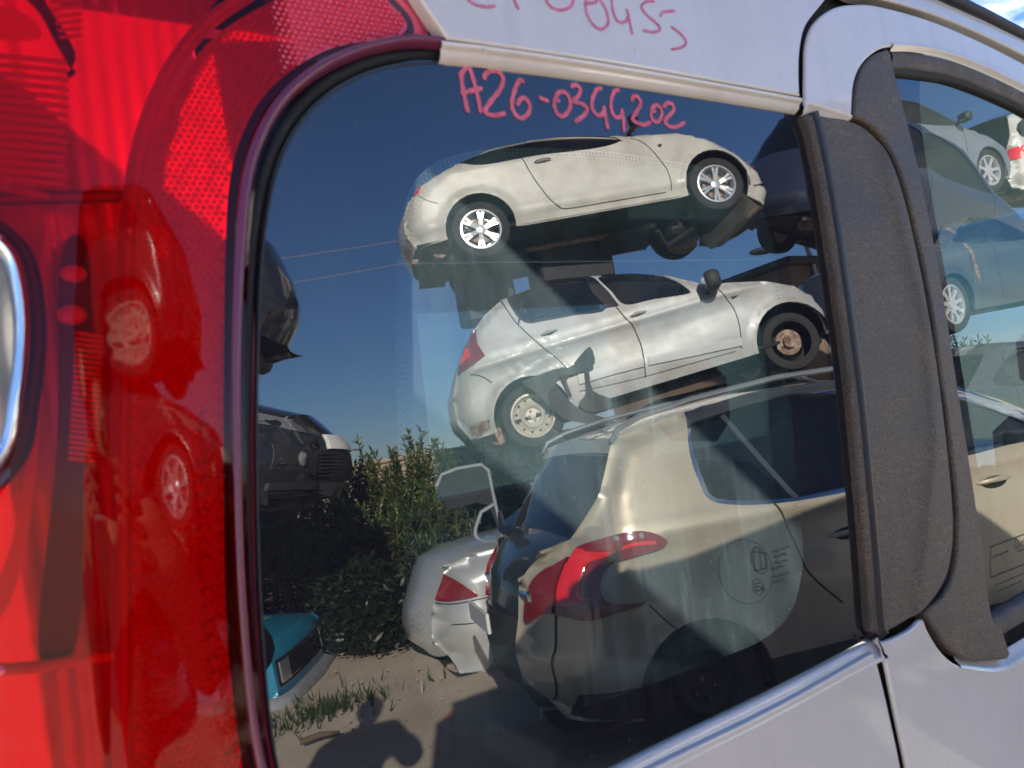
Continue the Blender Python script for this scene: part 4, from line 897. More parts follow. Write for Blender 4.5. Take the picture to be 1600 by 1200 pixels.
# scraped and dented skin over the rear arch
_h0 = hatch.h
def _hd(q, f=_h0):
    q = np.atleast_2d(q); w = f(q); x, z = q[:, 0], q[:, 1]; r = np.hypot(x-0.95, z-0.72)
    return w+0.006*np.sin(x*55+z*30)*np.exp(-(r/0.22)**2)+0.004*np.sin(x*110-z*90)*np.exp(-(r/0.18)**2)-0.012*np.exp(-((x-2.3)/0.55)**2-((z-0.62-0.12*(x-2.3))/0.10)**2)
hatch.h = _hd; hatch.build()
hatch.wheel(0, 'steel', 1, rim='steel', r=0.315); hatch.wheel(0, 'steel', -1, rim='steel', r=0.315); hatch.wheel(1, 'hub', 1, r=0.30, out=-0.10); hatch.wheel(1, 'hub', -1, r=0.30, out=-0.10)
hatch.handle(858, 520, 0.17); hatch.handle(997, 491, 0.17); hatch.mirror(2.78, 0.93, 'plastic', 'plastic', (0.10, 0.20, 0.16))
mesh('bumper_undertray', [(4.16, y_, 0.02) for y_ in (-.55, .55)]+[(3.98, y_, -0.03) for y_ in (-.7, .7)]+[(3.30, y_, 0.10) for y_ in (-.62, .62)], [(0, 1, 3, 2), (2, 3, 5, 4)], 'cream', None) if False else None
MB().tube([(0.90+.0, 0.79, 1.14), (1.02, 0.775, 1.40)], 0.010, 6).build('window_bar', 'rubber', hatch.root)
# torn wheel arch liner hanging off the flank: curved, with its own thickness
def slab(name, c, pts, m, y0, y1, bend=0.0, parent=None):
    q = c.t(*pts); v, reg, _ = triangulate(curve(q, True, 3), [], 0.05)
    yy = c.W+y0+bend*np.sin(v[:, 0]*9); A = np.stack([v[:, 0], yy, v[:, 1]], 1); B = A-[0, y1, 0]; n = len(A); F = [tuple(t[::-1]) for t in reg[-1]]+[tuple(t+n) for t in reg[-1]]
    F += [(b, a, a+n, b+n) for a, b in boundary(reg[-1])]; return mesh(name, np.concatenate([A, B]), F, m, parent or c.root)
ln = slab('torn_arch_liner', hatch, [(816, 598), (845, 586), (872, 577), (876, 590), (868, 600), (885, 622), (905, 640), (935, 652), (966, 664), (972, 672), (940, 668), (905, 661), (880, 655), (855, 632), (832, 612)], 'plastic', 0.05, 0.012, 0.03)
slab('liner_tab', hatch, [(872, 578), (890, 575), (905, 558), (920, 546), (927, 572), (905, 582), (884, 592), (893, 620), (884, 610)], 'plastic', 0.09, 0.01, 0.04, ln)
slab('liner_tab', hatch, [(912, 580), (918, 578), (925, 612), (950, 625), (952, 640), (920, 645), (903, 632), (915, 615)], 'plastic', 0.07, 0.01, 0.03, ln)

# ---- cream coupe on top
coupe = Car('scrap_coupe', 'cream two door coupe with twin spoke alloy wheels on top of the stack', 'car', (24.5, -2.9, 4.1), 0.88,
    [(0.16, 0.26, BODY('rear_bumper', 'cream')), (0.08, 0.40, BODY('rear_bumper', 'cream')), (0.08, 0.58, BODY('rear_bumper', 'cream')), (0.17, 0.76, BODY('boot_lid', 'cream')), (0.32, 0.90, BODY('rear_screen', 'car_glass_dark')), (0.60, 1.01, BODY('rear_screen', 'car_glass_dark')), (0.88, 1.10, BODY('roof', 'cream')),
     (1.22, 1.19, BODY('roof', 'cream')), (1.65, 1.22, BODY('roof', 'cream')), (2.15, 1.17, BODY('windscreen', 'car_glass')), (2.55, 1.08, BODY('windscreen', 'car_glass')), (2.87, 1.02, BODY('bonnet', 'cream')), (3.10, 1.00, BODY('bonnet', 'cream')),
     (3.32, 0.955, BODY('bonnet', 'cream')), (3.62, 0.84, BODY('bonnet', 'cream')), (3.92, 0.64, BODY('front_bumper', 'cream')), (4.12, 0.40, BODY('front_bumper', 'cream')), (4.22, 0.16, BODY('front_bumper', 'cream')), (4.14, 0.02)],
    'cream', [(0.86, 0.25), (3.54, 0.29)], pos=(3.749, -6.8, 3.53), group=GS, belt=0.93, shoulder=lambda x: 0.36, arch=0.375, flare=0.03, tumble=0.45, edge=(0.09, 0.25, 0.2))
T = coupe.t
coupe.reg('side_window', T((712, 255), (740, 242), (782, 230), (835, 220), (900, 216), (955, 217), (968, 221), (945, 229), (900, 236), (845, 242), (800, 250), (760, 257), (732, 257)), 'car_glass_dark', 0.010, 0.02)
coupe.gap(T((812, 244), (820, 254), (827, 267), (840, 287), (860, 312), (872, 322), (887, 326), (950, 316), (1040, 301))); coupe.gap(T((985, 216), (1003, 222), (1018, 234), (1029, 247), (1040, 262), (1046, 276), (1049, 298)))
coupe.gap(T((652, 306), (666, 313), (684, 318)), 0.009); coupe.gap(T((1178, 292), (1195, 288), (1208, 291)), 0.009); coupe.reg('window_trim', stroke(curve(T((708, 256), (740, 239), (782, 227), (835, 216.5), (900, 213.5), (955, 215), (972, 221)), False, 4), 0.018), 'trim_edge', -0.002, 0.01, False)
coupe.reg('tail_lamp', T((649, 291), (660, 287), (655, 303), (646, 308)), 'red', -0.01, 0.03, False)
coupe.reg('side_marker', T((1027, 226), (1034, 225), (1033, 230), (1028, 230)), 'plastic', -0.003, 0.01, False)
coupe.build()
ut = MB(); ut.add([(4.17, -.50, 0.03), (4.17, .50, 0.03), (3.98, -.72, 0.0), (3.98, .72, 0.0), (3.86, -.72, 0.17), (3.86, .72, 0.17), (4.15, -.50, 0.06), (4.15, .50, 0.06)], [(0, 1, 3, 2), (2, 3, 5, 4), (0, 6, 7, 1), (4, 5, 7, 6), (0, 2, 4, 6), (1, 7, 5, 3)]); ut.build('bumper_undertray', 'cream', coupe.root)
for (x, y, z, a, b, c) in ((3.2, .1, .08, .45, .5, .22), (3.45, -.3, .05, .3, .3, .25), (2.6, .2, .12, .8, .18, .1), (1.2, -.1, .1, .6, .8, .14), (0.5, .3, .1, .5, .4, .14)): MB().box((x, y, z), (a, b, c), rot(.3*x, .1, .05), 0.05).build('mechanical_part', 'rust' if x > 3.3 else 'under', coupe.root)
MB().tube([(3.4, .3, .1), (3.3, .45, -.05), (3.05, .2, -.12), (2.9, .4, .02)], 0.03, 7).build('hanging_hose', 'tyre', coupe.root, None, True); coupe.handle if True else None;  coupe.wheels4(('twin', 'twin'), r=0.32, rim='alloy', n=6, spin=0.35)
coupe.handle(848, 252, 0.19, 'chrome', False); coupe.mirror(2.72, 1.04, 'trim_edge', 'trim_edge', (0.08, 0.16, 0.12))

# ---- champagne estate-like SUV on the ground beside the van
suv = Car('scrap_suv', 'champagne coloured SUV with roof rails and wrap-around red tail lamp beside the van', 'car', (17.5, 0.8, 0.2), 0.92,
    [(0.16, 0.24, BODY('rear_bumper', 'plastic')), (0.04, 0.36, BODY('rear_bumper', 'black_paint')), (0.02, 0.52, BODY('rear_bumper', 'black_paint')), (0.06, 0.68, BODY('tailgate', 'black_paint')), (0.09, 0.86, BODY('tailgate', 'black_paint')), (0.20, 1.00, BODY('tailgate', 'black_paint')), (0.33, 1.06, BODY('rear_screen', 'car_glass_dark')), (0.50, 1.28, BODY('rear_screen', 'car_glass_dark')), (0.60, 1.46, BODY('rear_spoiler', 'gold')),  # tailgate and bumper coloured black to carry the van's shade
     (0.64, 1.53, BODY('roof', 'gold')), (1.05, 1.61, BODY('roof', 'gold')), (1.5, 1.665, BODY('roof', 'gold')), (2.05, 1.67, BODY('roof', 'gold')), (2.6, 1.62, BODY('windscreen', 'car_glass')), (3.05, 1.42, BODY('windscreen', 'car_glass')), (3.45, 1.17, BODY('bonnet', 'gold')),
     (3.9, 1.06, BODY('bonnet', 'gold')), (4.2, 0.90, BODY('front_bumper', 'gold')), (4.34, 0.62, BODY('front_bumper', 'gold')), (4.33, 0.28)],
    'gold', [(0.82, 0.27), (3.45, 0.30)], pos=(2.09, -2.90, -0.04), group=GS, belt=1.08, shoulder=lambda x: 1.0+0.045*x, arch=0.345, flare=0.012, edge=(0.10, 0.46, 0.22), tumble=0.38, crown=(0.03, 0.06), step=0.05, plan=0.16)
T = suv.t
qw = T((1078, 668), (1082, 662), (1130, 646), (1182, 631), (1250, 616), (1340, 603), (1345, 755), (1280, 770), (1210, 780), (1150, 782), (1114, 776), (1099, 752), (1082, 700))
zb = lambda a, b: (a, b)
suv.reg('window_divider', stroke(T((1128, 648), (1165, 690), (1205, 735), (1245, 777)), 0.03), 'dgrey', 0.004, 0.02, False)
suv.reg('rear_side_window', np.concatenate([qw[:5], [[2.02, 1.53]], [[2.02, 1.16]], qw[7:]]), 'car_glass_dark', 0.010, 0.02)
suv.reg('front_side_window', [(2.12, 1.53), (2.45, 1.51), (2.75, 1.43), (3.15, 1.20), (3.1, 1.185), (2.12, 1.165)], 'car_glass', 0.010, 0.02)
suv.reg('window_visor', np.concatenate([T((1073, 652), (1090, 640), (1140, 622), (1200, 606), (1270, 593), (1345, 583)), [[2.04, 1.60], [2.04, 1.53]], T((1340, 603), (1250, 616), (1182, 631), (1130, 646), (1082, 662), (1076, 668))]), 'dgrey', -0.012, 0.015)
cw = T((1071, 650), (1090, 636), (1140, 618), (1200, 602), (1270, 589), (1345, 579)); cb_ = T((1345, 762), (1280, 777), (1210, 787), (1150, 789), (1110, 782), (1093, 756), (1076, 702))
suv.reg('window_chrome', np.concatenate([cw, [[2.6, 1.60], [2.85, 1.47], [3.25, 1.20], [3.2, 1.172], [2.1, 1.15]], cb_]), 'chrome', -0.002, 0.01)
tl = T((887, 872), (916, 851), (967, 835), (998, 831), (1026, 836), (1040, 844), (1029, 855), (984, 869), (955, 882), (941, 901), (938, 923), (947, 940), (975, 944), (1006, 941), (995, 948), (961, 958), (916, 969), (880, 962), (852, 958), (828, 972), (824, 952), (832, 915), (859, 888))
suv.gap(T((896, 862), (882, 890), (872, 925), (868, 966)), 0.012); suv.reg('lamp_line', stroke(curve(T((900, 870), (925, 863), (955, 861), (985, 850), (1022, 845)), False, 4), 0.012), 'red', -0.026, 0.03, False)
for k_ in range(3): suv.reg('lamp_led', [(T((1000-k_*18, 838+k_*2))[0][0]+0.012*math.cos(a), T((1000-k_*18, 838+k_*2))[0][1]+0.012*math.sin(a)) for a in np.arange(8)*math.pi/4], 'clear_lamp', -0.024, 0.02, False)
suv.reg('lamp_glow_bar', T((893, 873), (905, 860), (925, 862), (952, 862), (945, 868), (925, 876), (912, 895), (908, 920), (912, 935), (925, 936), (900, 944), (880, 946), (873, 925), (878, 895)), 'red', -0.030, 0.03)
suv.reg('side_cladding', [(0.20, 0.22), (0.22, 0.34), (0.45, 0.36), (1.25, 0.36), (2.95, 0.36), (3.9, 0.36), (4.2, 0.40), (4.25, 0.25), (3.8, 0.21), (2.2, 0.205), (0.8, 0.21)], 'plastic', -0.006, 0.02, False)
suv.reg('tail_lamp', tl, 'red_dark', -0.022, 0.04)
suv.gap(T((1208, 786), (1224, 808), (1233, 829), (1246, 858), (1262, 892), (1290, 920), (1317, 942))); suv.gap(T((948, 838), (945, 845), (944, 850)), 0.008)
fe = np.array([(1165+43*math.cos(a)+4*math.sin(a), 893+50*math.sin(a)) for a in np.arange(25)*2*math.pi/24]); suv.gap(T(*fe[::2]), 0.007)
suv.gap([(2.06, 1.15), (2.12, 0.95), (2.16, 0.65), (2.14, 0.32)]); suv.gap([(3.2, 1.14), (3.22, 0.85), (3.12, 0.45)]); suv.gap(T((1014, 945), (1035, 965), (1060, 985)), 0.008)
suv.gap(T((868, 965), (868, 1010), (862, 1040), (868, 1090), (872, 1130)), 0.010)
suv.build(); suv.wheels4(('steel', 'steel'), r=0.315, w=0.22, rim='plastic')  # rims coloured black to carry the deep shade round the wheels
suv.handle(1325, 831, 0.22); suv.handle(1553, 750, 0.22); suv.mirror(3.0, 1.17, 'plastic', 'gold', (0.10, 0.20, 0.15))
for sd in (1, -1):
    rl = [(0.62, 1.515), (0.66, 1.575), (0.80, 1.625), (1.1, 1.675), (1.6, 1.725), (2.1, 1.73), (2.5, 1.69), (2.6, 1.65)]
    MB().tube([(x, sd*(suv.h(np.array([[x, min(z, 1.58)]]))[0]-0.02), z) for x, z in rl], [0.012, 0.016, 0.017, 0.017, 0.017, 0.017, 0.016, 0.012], 8).build('roof_rail', 'metal', suv.root, None, True)
MB().box((0.10, 0.0, 0.80), (0.04, 1.1, 0.05), None, 0.01).build('tailgate_trim', 'chrome', suv.root)
MB().box((-0.085, 0.0, 0.66), (0.02, 0.52, 0.11), None, 0.005).build('number_plate', 'plate', suv.root)
MB().tube([(0.19, 0.05, 1.07), (0.16, -0.15, 1.10), (0.22, -0.45, 1.18)], [0.045, 0.03, 0.015], 8).build('rear_wiper', 'trim_edge', suv.root, None, True)
MB().box((0.55, 0.30, 1.20), (0.02, 0.22, 0.16), rot(0.3, 0.2, 0.2)).build('paper_sheet', 'paper', suv.root)
#PART4
# ------------------------------------------------------------------ other cars of the yard
def face_x(c, y, z, front=True):
    T = c.T; k = len(T)
    if front:
        i = k-1
        while i > 0 and T[i-1, 1] > T[i, 1] and T[i-1, 0] > c.L-0.5: i -= 1
        P = T[i:][::-1]
    else:
        i = 0
        while i < k-1 and T[i+1, 1] > T[i, 1] and T[i+1, 0] < 0.55: i += 1
        P = T[:i+1]
    x0 = float(np.interp(z, P[:, 1], P[:, 0])); sgn = 1 if front else -1; he = c.h(np.array([[x0, z]]))[0]; a = abs(y)
    if a <= he: return x0+sgn*c.crown[1]*(1-(a/he)**2.6)
    xs_ = x0-sgn*np.linspace(0, 0.9, 60); hs = c.h(np.stack([xs_, np.full(60, z)], 1)); i = np.where(hs >= a)[0]
    return xs_[i[0]] if len(i) else x0-sgn*0.9
def face(c, name, poly, m, front=True, out=0.012, thick=0.03, smooth=False, label=None, parent=None, step=0.05):
    """a piece following the nose (or tail) of a car; outline in (y, z)"""
    q = curve(poly, True, 4) if smooth else np.asarray(poly, float); v, reg, _ = triangulate(q, [], step); sgn = 1 if front else -1
    X = np.array([face_x(c, y, z, front) for y, z in v]); A = np.stack([X+sgn*out, v[:, 0], v[:, 1]], 1); B = A-[sgn*thick, 0, 0]; n = len(A); f = reg[-1]
    ff = [tuple(t) for t in f] if front else [tuple(t[::-1]) for t in f]; F = list(ff)+[tuple(i+n for i in t[::-1]) for t in ff]
    F += [(a, b, b+n, a+n)[::-1] if front else (a, b, b+n, a+n) for a, b in boundary(f)]
    o = mesh(name, np.concatenate([A, B]), F, m, parent or c.root, smooth=True, label=label)
    try: o.data.set_sharp_from_angle(angle=rad(35))
    except Exception: pass
    return o
def rect(y0, y1, z0, z1): return [(y0, z0), (y1, z0), (y1, z1), (y0, z1)]
def profile(kind, p, g='car_glass'):
    B = BODY
    if kind == 'hatch':
        return [(0.10, 0.24, B('rear_bumper', p)), (0.0, 0.40, B('rear_bumper', p)), (0.02, 0.66, B('tailgate', p)), (0.10, 0.95, B('rear_screen', g)), (0.42, 1.34, B('roof', p)), (0.62, 1.42, B('roof', p)), (1.3, 1.48, B('roof', p)), (2.0, 1.45, B('windscreen', g)),
                (2.45, 1.25, B('windscreen', g)), (2.85, 1.0, B('bonnet', p)), (3.4, 0.90, B('bonnet', p)), (3.78, 0.78, B('front_bumper', p)), (3.93, 0.58, B('front_bumper', p)), (3.95, 0.40, B('front_bumper', p)), (3.88, 0.22)]
    if kind == 'sedan':
        return [(0.10, 0.26, B('rear_bumper', p)), (0.0, 0.42, B('rear_bumper', p)), (0.03, 0.66, B('boot_lid', p)), (0.12, 0.95, B('boot_lid', p)), (0.35, 1.02, B('boot_lid', p)), (0.95, 1.05, B('rear_screen', g)), (1.45, 1.34, B('roof', p)), (1.9, 1.42, B('roof', p)), (2.4, 1.40, B('windscreen', g)),
                (2.8, 1.22, B('windscreen', g)), (3.2, 1.00, B('bonnet', p)), (3.8, 0.92, B('bonnet', p)), (4.25, 0.78, B('front_bumper', p)), (4.42, 0.56, B('front_bumper', p)), (4.40, 0.24)]
    if kind == 'van':
        return [(0.08, 0.30, B('rear_bumper', p)), (0.0, 0.45, B('rear_bumper', p)), (0.03, 0.80, B('tailgate', p)), (0.06, 1.02, B('rear_screen', g)), (0.30, 1.62, B('roof', p)), (0.55, 1.70, B('roof', p)), (1.6, 1.74, B('roof', p)), (2.5, 1.66, B('windscreen', g)),
                (3.1, 1.18, B('bonnet', p)), (3.8, 1.02, B('front_bumper', p)), (4.1, 0.70, B('front_bumper', p)), (4.1, 0.3)]
def windows(c, kind, glass='car_glass'):
    if kind == 'hatch': a, b = [(0.60, 1.02), (0.66, 1.22), (0.92, 1.37), (1.52, 1.41), (1.55, 0.99)], [(1.64, 0.99), (1.61, 1.41), (1.98, 1.38), (2.35, 1.22), (2.62, 1.00)]; g1 = [(0.80, 1.38), (0.62, 1.05), (0.98, 0.75), (1.12, 0.5)]; g2 = [(1.58, 1.44), (1.60, 0.95), (1.62, 0.28)]; g3 = [(2.72, 0.98), (2.76, 0.6), (2.68, 0.28)]
    elif kind == 'sedan': a, b = [(1.20, 1.06), (1.48, 1.24), (1.90, 1.35), (1.93, 1.02)], [(2.02, 1.02), (1.99, 1.35), (2.35, 1.33), (2.72, 1.18), (2.98, 1.01)]; g1 = [(1.52, 1.30), (1.42, 0.95), (1.38, 0.6), (1.30, 0.45)]; g2 = [(1.96, 1.38), (1.98, 0.95), (2.00, 0.28)]; g3 = [(3.06, 0.99), (3.10, 0.6), (3.02, 0.28)]
    else: a, b = [(0.32, 1.12), (0.42, 1.50), (1.55, 1.60), (1.58, 1.10)], [(1.68, 1.10), (1.66, 1.60), (2.40, 1.55), (2.85, 1.18), (2.85, 1.10)]; g1 = [(0.6, 1.6), (0.6, 1.0), (0.95, 0.8)]; g2 = [(1.62, 1.66), (1.63, 0.95), (1.64, 0.34)]; g3 = [(2.95, 1.1), (2.98, 0.34)]
    c.reg('rear_side_window', a, glass, 0.012, 0.02); c.reg('front_side_window', b, glass, 0.012, 0.02); c.gap(g1); c.gap(g2); c.gap(g3)
def lights(c, front=True, tail='red'):
    W = c.W
    for sd in (1, -1):
        if front: face(c, 'headlight', [(sd*(W-0.06), 0.74), (sd*0.42, 0.64), (sd*0.40, 0.56), (sd*(W-0.10), 0.58)][::sd], 'clear_lamp')
        face(c, 'tail_light', [(sd*(W-0.05), 1.0), (sd*(W-0.30), 0.98), (sd*(W-0.30), 0.78), (sd*(W-0.05), 0.76)][::-sd], tail, False)
    if c.root.name not in ('scrap_dark_car', 'scrap_dark_van'): face(c, 'number_plate', rect(-0.26, 0.26, 0.5, 0.61), 'plate', False, 0.015)

# silver saloon, tail towards the camera
merc = Car('scrap_saloon', 'silver saloon behind the champagne SUV with dented wing and triangular tail lamp', 'car', (12, 1.0, 0), 0.86,
    [(0.10, 0.30, BODY('rear_bumper', 'silver2')), (0.0, 0.42, BODY('rear_bumper', 'silver2')), (0.02, 0.62, BODY('rear_bumper', 'silver2')), (0.06, 0.72, BODY('boot_lid', 'silver2')), (0.16, 0.95, BODY('boot_lid', 'silver2')), (0.35, 1.02, BODY('boot_lid', 'silver2')), (0.90, 1.06, BODY('rear_screen', 'car_glass_dark')),
     (1.50, 1.36, BODY('roof', 'silver2')), (2.0, 1.42, BODY('roof', 'silver2')), (2.5, 1.39, BODY('windscreen', 'car_glass')), (3.2, 1.02, BODY('bonnet', 'silver2')), (4.2, 0.85, BODY('front_bumper', 'silver2')), (4.5, 0.55, BODY('front_bumper', 'silver2')), (4.48, 0.25)],
    'silver2', [(0.95, 0.31), (3.65, 0.31)], anchor=(705, 925, 5.2, (0.12, 0.74, 0.80)), group=GS, edge=(0.10, 0.34, 0.22), crown=(0.04, 0.14), shoulder=lambda x: 0.88)
windows(merc, 'sedan'); T = merc.t
merc.reg('tail_lamp', T((670, 886), (684, 889), (715, 908), (747, 929), (745, 932), (705, 940), (671, 946), (667, 915)), 'red_dark', -0.010, 0.03, False)
merc.gap(T((668, 950), (705, 944), (750, 936), (790, 930)), 0.008); merc.gap([(0.10, 0.56), (0.5, 0.55), (0.62, 0.50)], 0.008)
merc.build(); merc.wheels4(('alloy', 'alloy'), r=0.31)


# turquoise old saloon nose
blue = Car('scrap_old_saloon', 'turquoise old saloon with black grille and grey bumper, nose at the edge of the shrubs', 'car', (31, 0, 0), 0.80,
    [(0.08, 0.30, BODY('rear_panel', 'blue')), (0.0, 0.6, BODY('rear_panel', 'blue')), (0.06, 0.92, BODY('boot_lid', 'blue')), (0.8, 0.98, BODY('rear_screen', 'car_glass_dark')), (1.35, 1.36, BODY('roof', 'blue')), (2.3, 1.40, BODY('windscreen', 'car_glass')), (2.85, 0.98, BODY('bonnet', 'blue')),
     (3.6, 0.93, BODY('bonnet', 'blue')), (4.18, 0.86, BODY('front_panel', 'blue')), (4.24, 0.80, BODY('front_panel', 'blue')), (4.26, 0.52, BODY('front_panel', 'blue')), (4.20, 0.30)],
    'blue', [(0.85, 0.31), (3.45, 0.31)], anchor=(424, 1052, 5.8, (4.20, 0.62, 0.68)), group=GS, edge=(0.06, 0.06, 0.05), crown=(0.03, 0.05), plan=0.06, tumble=0.3, arch=0.34)
windows(blue, 'sedan'); blue.gap([(3.1, 0.80), (3.6, 0.77), (4.2, 0.76)], 0.008)
blue.build(); blue.wheels4(('steel', 'steel'), r=0.31, rim='steel')
gr = face(blue, 'grille', rect(-0.66, 0.66, 0.58, 0.77), 'black', True, 0.006, 0.02)
for k in range(6): face(blue, 'grille_bar', rect(-0.46, 0.46, 0.60+k*0.028, 0.606+k*0.028), 'chrome', True, 0.014, 0.01, parent=gr, step=0.2)
for sd in (1, -1): face(blue, 'headlight', [(sd*0.63, 0.60), (sd*0.47, 0.60), (sd*0.47, 0.75), (sd*0.63, 0.75)][::sd], 'clear_lamp', True, 0.018, 0.03)
def bumper(c, m, x, z, y, r=0.06, wrap=0.5):
    P = [(x-wrap, -y, z), (x-0.18, -y, z), (x-0.05, -y+0.07, z), (x, -y+0.25, z), (x+0.02, 0, z), (x, y-0.25, z), (x-0.05, y-0.07, z), (x-0.18, y, z), (x-wrap, y, z)]
    q = []; 
    for a, b in zip(P[:-1], P[1:]): q += [np.array(a)+(np.array(b)-np.array(a))*t for t in (0, .34, .67)]
    q.append(np.array(P[-1])); mb = MB(); mb.tube(q, r, 10); v = np.array(mb.v); v[:, 2] = z+(v[:, 2]-z)*1.15; mb.v = [tuple(p) for p in v]; return mb.build('bumper', m, c.root, None, True)
bm = bumper(blue, 'grey_bumper', 4.34, 0.47, 0.83, 0.062, 0.75)
for sd in (1, -1): MB().box((4.37, sd*0.48, 0.48), (0.05, 0.16, 0.055), None, 0.012).build('indicator', 'orange', bm)
MB().box((4.2, 0, 0.35), (0.12, 1.5, 0.13), None, 0.03).build('valance', 'plastic', blue.root)
MB().lathe((0, 0, 0), [(0.06, 0.0), (0.07, 0.02), (0.0, 0.05)], 16)
for sd in (1, -1): MB().ellipsoid((4.36, sd*0.40, 0.36), (0.03, 0.07, 0.05), 8).build('fog_light', 'clear_lamp', blue.root, None, True)

# black hatchback nose above it
blk = Car('scrap_black_car', 'black car nose with fog lamp and mesh grille, stacked above the turquoise saloon', 'car', (30, 5, 4), 0.86,
    profile('hatch', 'black_paint', 'car_glass_dark'), 'black_paint', [(0.75, 0.31), (3.25, 0.31)], anchor=(462, 716, 5.1, (3.82, 0.58, 0.46)), group=GS, edge=(0.09, 0.2, 0.46), crown=(0.04, 0.14))
windows(blk, 'hatch', 'car_glass_dark'); blk.build(); blk.wheels4(('alloy', 'alloy'))
for sd in (1, -1):
    face(blk, 'headlight', [(sd*0.84, 0.88), (sd*0.70, 0.80), (sd*0.45, 0.70), (sd*0.40, 0.645), (sd*0.62, 0.66), (sd*0.84, 0.74)][::-sd], 'clear_lamp', True, 0.010, 0.03, label='cloudy headlight')
    f_ = face(blk, 'fog_light_surround', [(sd*0.78, 0.38), (sd*0.42, 0.34), (sd*0.42, 0.50), (sd*0.76, 0.56)][::sd], 'plastic', True, 0.012, 0.03)
    MB().ellipsoid((face_x(blk, 0.60, 0.45)+0.02, sd*0.60, 0.45), (0.03, 0.055, 0.055), 8).build('fog_light', 'clear_lamp', f_, None, True)
    for k in range(5): face(blk, 'grille_bar', [(sd*0.74, 0.385+k*0.03), (sd*0.44, 0.36+k*0.03), (sd*0.44, 0.368+k*0.03), (sd*0.74, 0.393+k*0.03)][::sd], 'dgrey', True, 0.020, 0.01, parent=f_, step=0.2)
gr = face(blk, 'lower_grille', rect(-0.38, 0.38, 0.32, 0.52), 'black', True, 0.012)
for k in range(7): face(blk, 'grille_bar', rect(-0.36, 0.36, 0.335+k*0.027, 0.343+k*0.027), 'plastic', True, 0.020, 0.01, parent=gr, step=0.2)
face(blk, 'number_plate', rect(-0.26, 0.26, 0.54, 0.65), 'plate', True, 0.02); face(blk, 'bumper_lip', rect(-0.78, 0.78, 0.24, 0.29), 'plastic', True, 0.03)

# dark car on the very top, tail towards us
top = Car('scrap_dark_car', 'dark car tail with red lamp at the very top beside the window edge', 'car', (212, 0, 0), 0.84,
    profile('hatch', 'black_paint', 'car_glass_dark'), 'black_paint', [(0.75, 0.31), (3.25, 0.31)], anchor=(447, 480, 5.6, (0.0, 0.1, 0.50)), group=GS, edge=(0.09, 0.42, 0.2), crown=(0.04, 0.12))
windows(top, 'hatch', 'car_glass_dark'); top.build(); top.wheels4(('steel', 'steel'), rim='steel'); lights(top)

# dark van tail, upper right of the quarter window
dv = Car('scrap_dark_van', 'dark blue van tail in shade at the right edge of the quarter window', 'van', (2, 12.5, -14), 0.86,
    profile('van', 'navy', 'car_glass_dark'), 'navy', [(0.8, 0.31), (3.3, 0.31)], anchor=(1290, 236, 9.0, (0.02, 0.6, 0.95)), group=GS, edge=(0.1, 0.22, 0.2), crown=(0.05, 0.12), zmin=0.24)
windows(dv, 'van', 'car_glass_dark'); dv.build(); dv.wheels4(('steel', 'steel'), rim='steel'); lights(dv)
# cars mirrored in the door window
wh = Car('scrap_pale_hatch', 'blue grey hatchback with black side windows, topmost in the door window', 'car', (10, 3, -3), 0.84,
    profile('hatch', 'blue_grey', 'car_glass_dark'), 'blue_grey', [(0.75, 0.31), (3.28, 0.31)], anchor=(1552, 264, 13.5, (3.28, 0.84, 0.31)), group=GS)
windows(wh, 'hatch', 'car_glass_dark'); wh.build(); wh.wheels4(('alloy', 'alloy'), r=0.36, n=7); wh.mirror(2.6, 1.0)
dg_ = Car('scrap_grey_saloon', 'dark grey saloon with many-spoked wheel below the blue grey hatchback in the door window', 'car', (2, -3, -3), 0.86,
    profile('sedan', 'dgrey'), 'dgrey', [(0.95, 0.31), (3.6, 0.31)], anchor=(1497, 474, 9.5, (0.95, 0.86, 0.31)), group=GS)
windows(dg_, 'sedan'); dg_.reg('rust_streak', [(1.30, 1.25), (1.36, 1.2), (1.52, 0.8), (1.54, 0.55), (1.47, 0.55), (1.44, 0.8), (1.30, 1.15)], 'rust', -0.003, 0.0); dg_.build(); dg_.wheels4(('alloy', 'alloy'), r=0.35, n=9)
sr = Car('scrap_grey_van', 'pale grey van tail with red lamp at the upper right of the door window', 'van', (10, 0, -6), 0.86,
    profile('van', 'navy', 'car_glass_dark'), 'silver', [(0.8, 0.31), (3.3, 0.31)], anchor=(1598, 226, 15.5, (0.06, 0.84, 0.98)), group=GS)
windows(sr, 'van', 'car_glass_dark'); sr.build(); sr.wheels4(('steel', 'steel'), rim='steel'); lights(sr)
gh = Car('scrap_grey_hatch', 'grey hatchback standing behind the champagne SUV', 'car', (8, 0, 0), 0.84,
    profile('hatch', 'dgrey'), 'dgrey', [(0.75, 0.31), (3.25, 0.31)], pos=(5.2, -5.2, 0.35), group=GS)
windows(gh, 'hatch'); gh.build(); gh.wheels4(('alloy', 'alloy')); lights(gh)
# two more that lift the stacks
for nm, lb, m_, ps, yp, kd in (('scrap_blue_van', 'dark blue van carrying the grey saloon in the stack', 'navy', (7.6, -6.0, 0.0), 4, 'van'), ('scrap_black_saloon', 'black saloon low in the stack under the dark car', 'black_paint', (-3.3, -6.6, 0.0), 30, 'sedan')):
    c = Car(nm, lb, 'car', (yp, 0, 0), 0.84, profile(kd, m_), m_, [(0.8, 0.31), (3.3, 0.31)], pos=ps, group=GS); windows(c, kd); c.build(); c.wheels4(('steel', 'steel'), rim='steel'); lights(c)

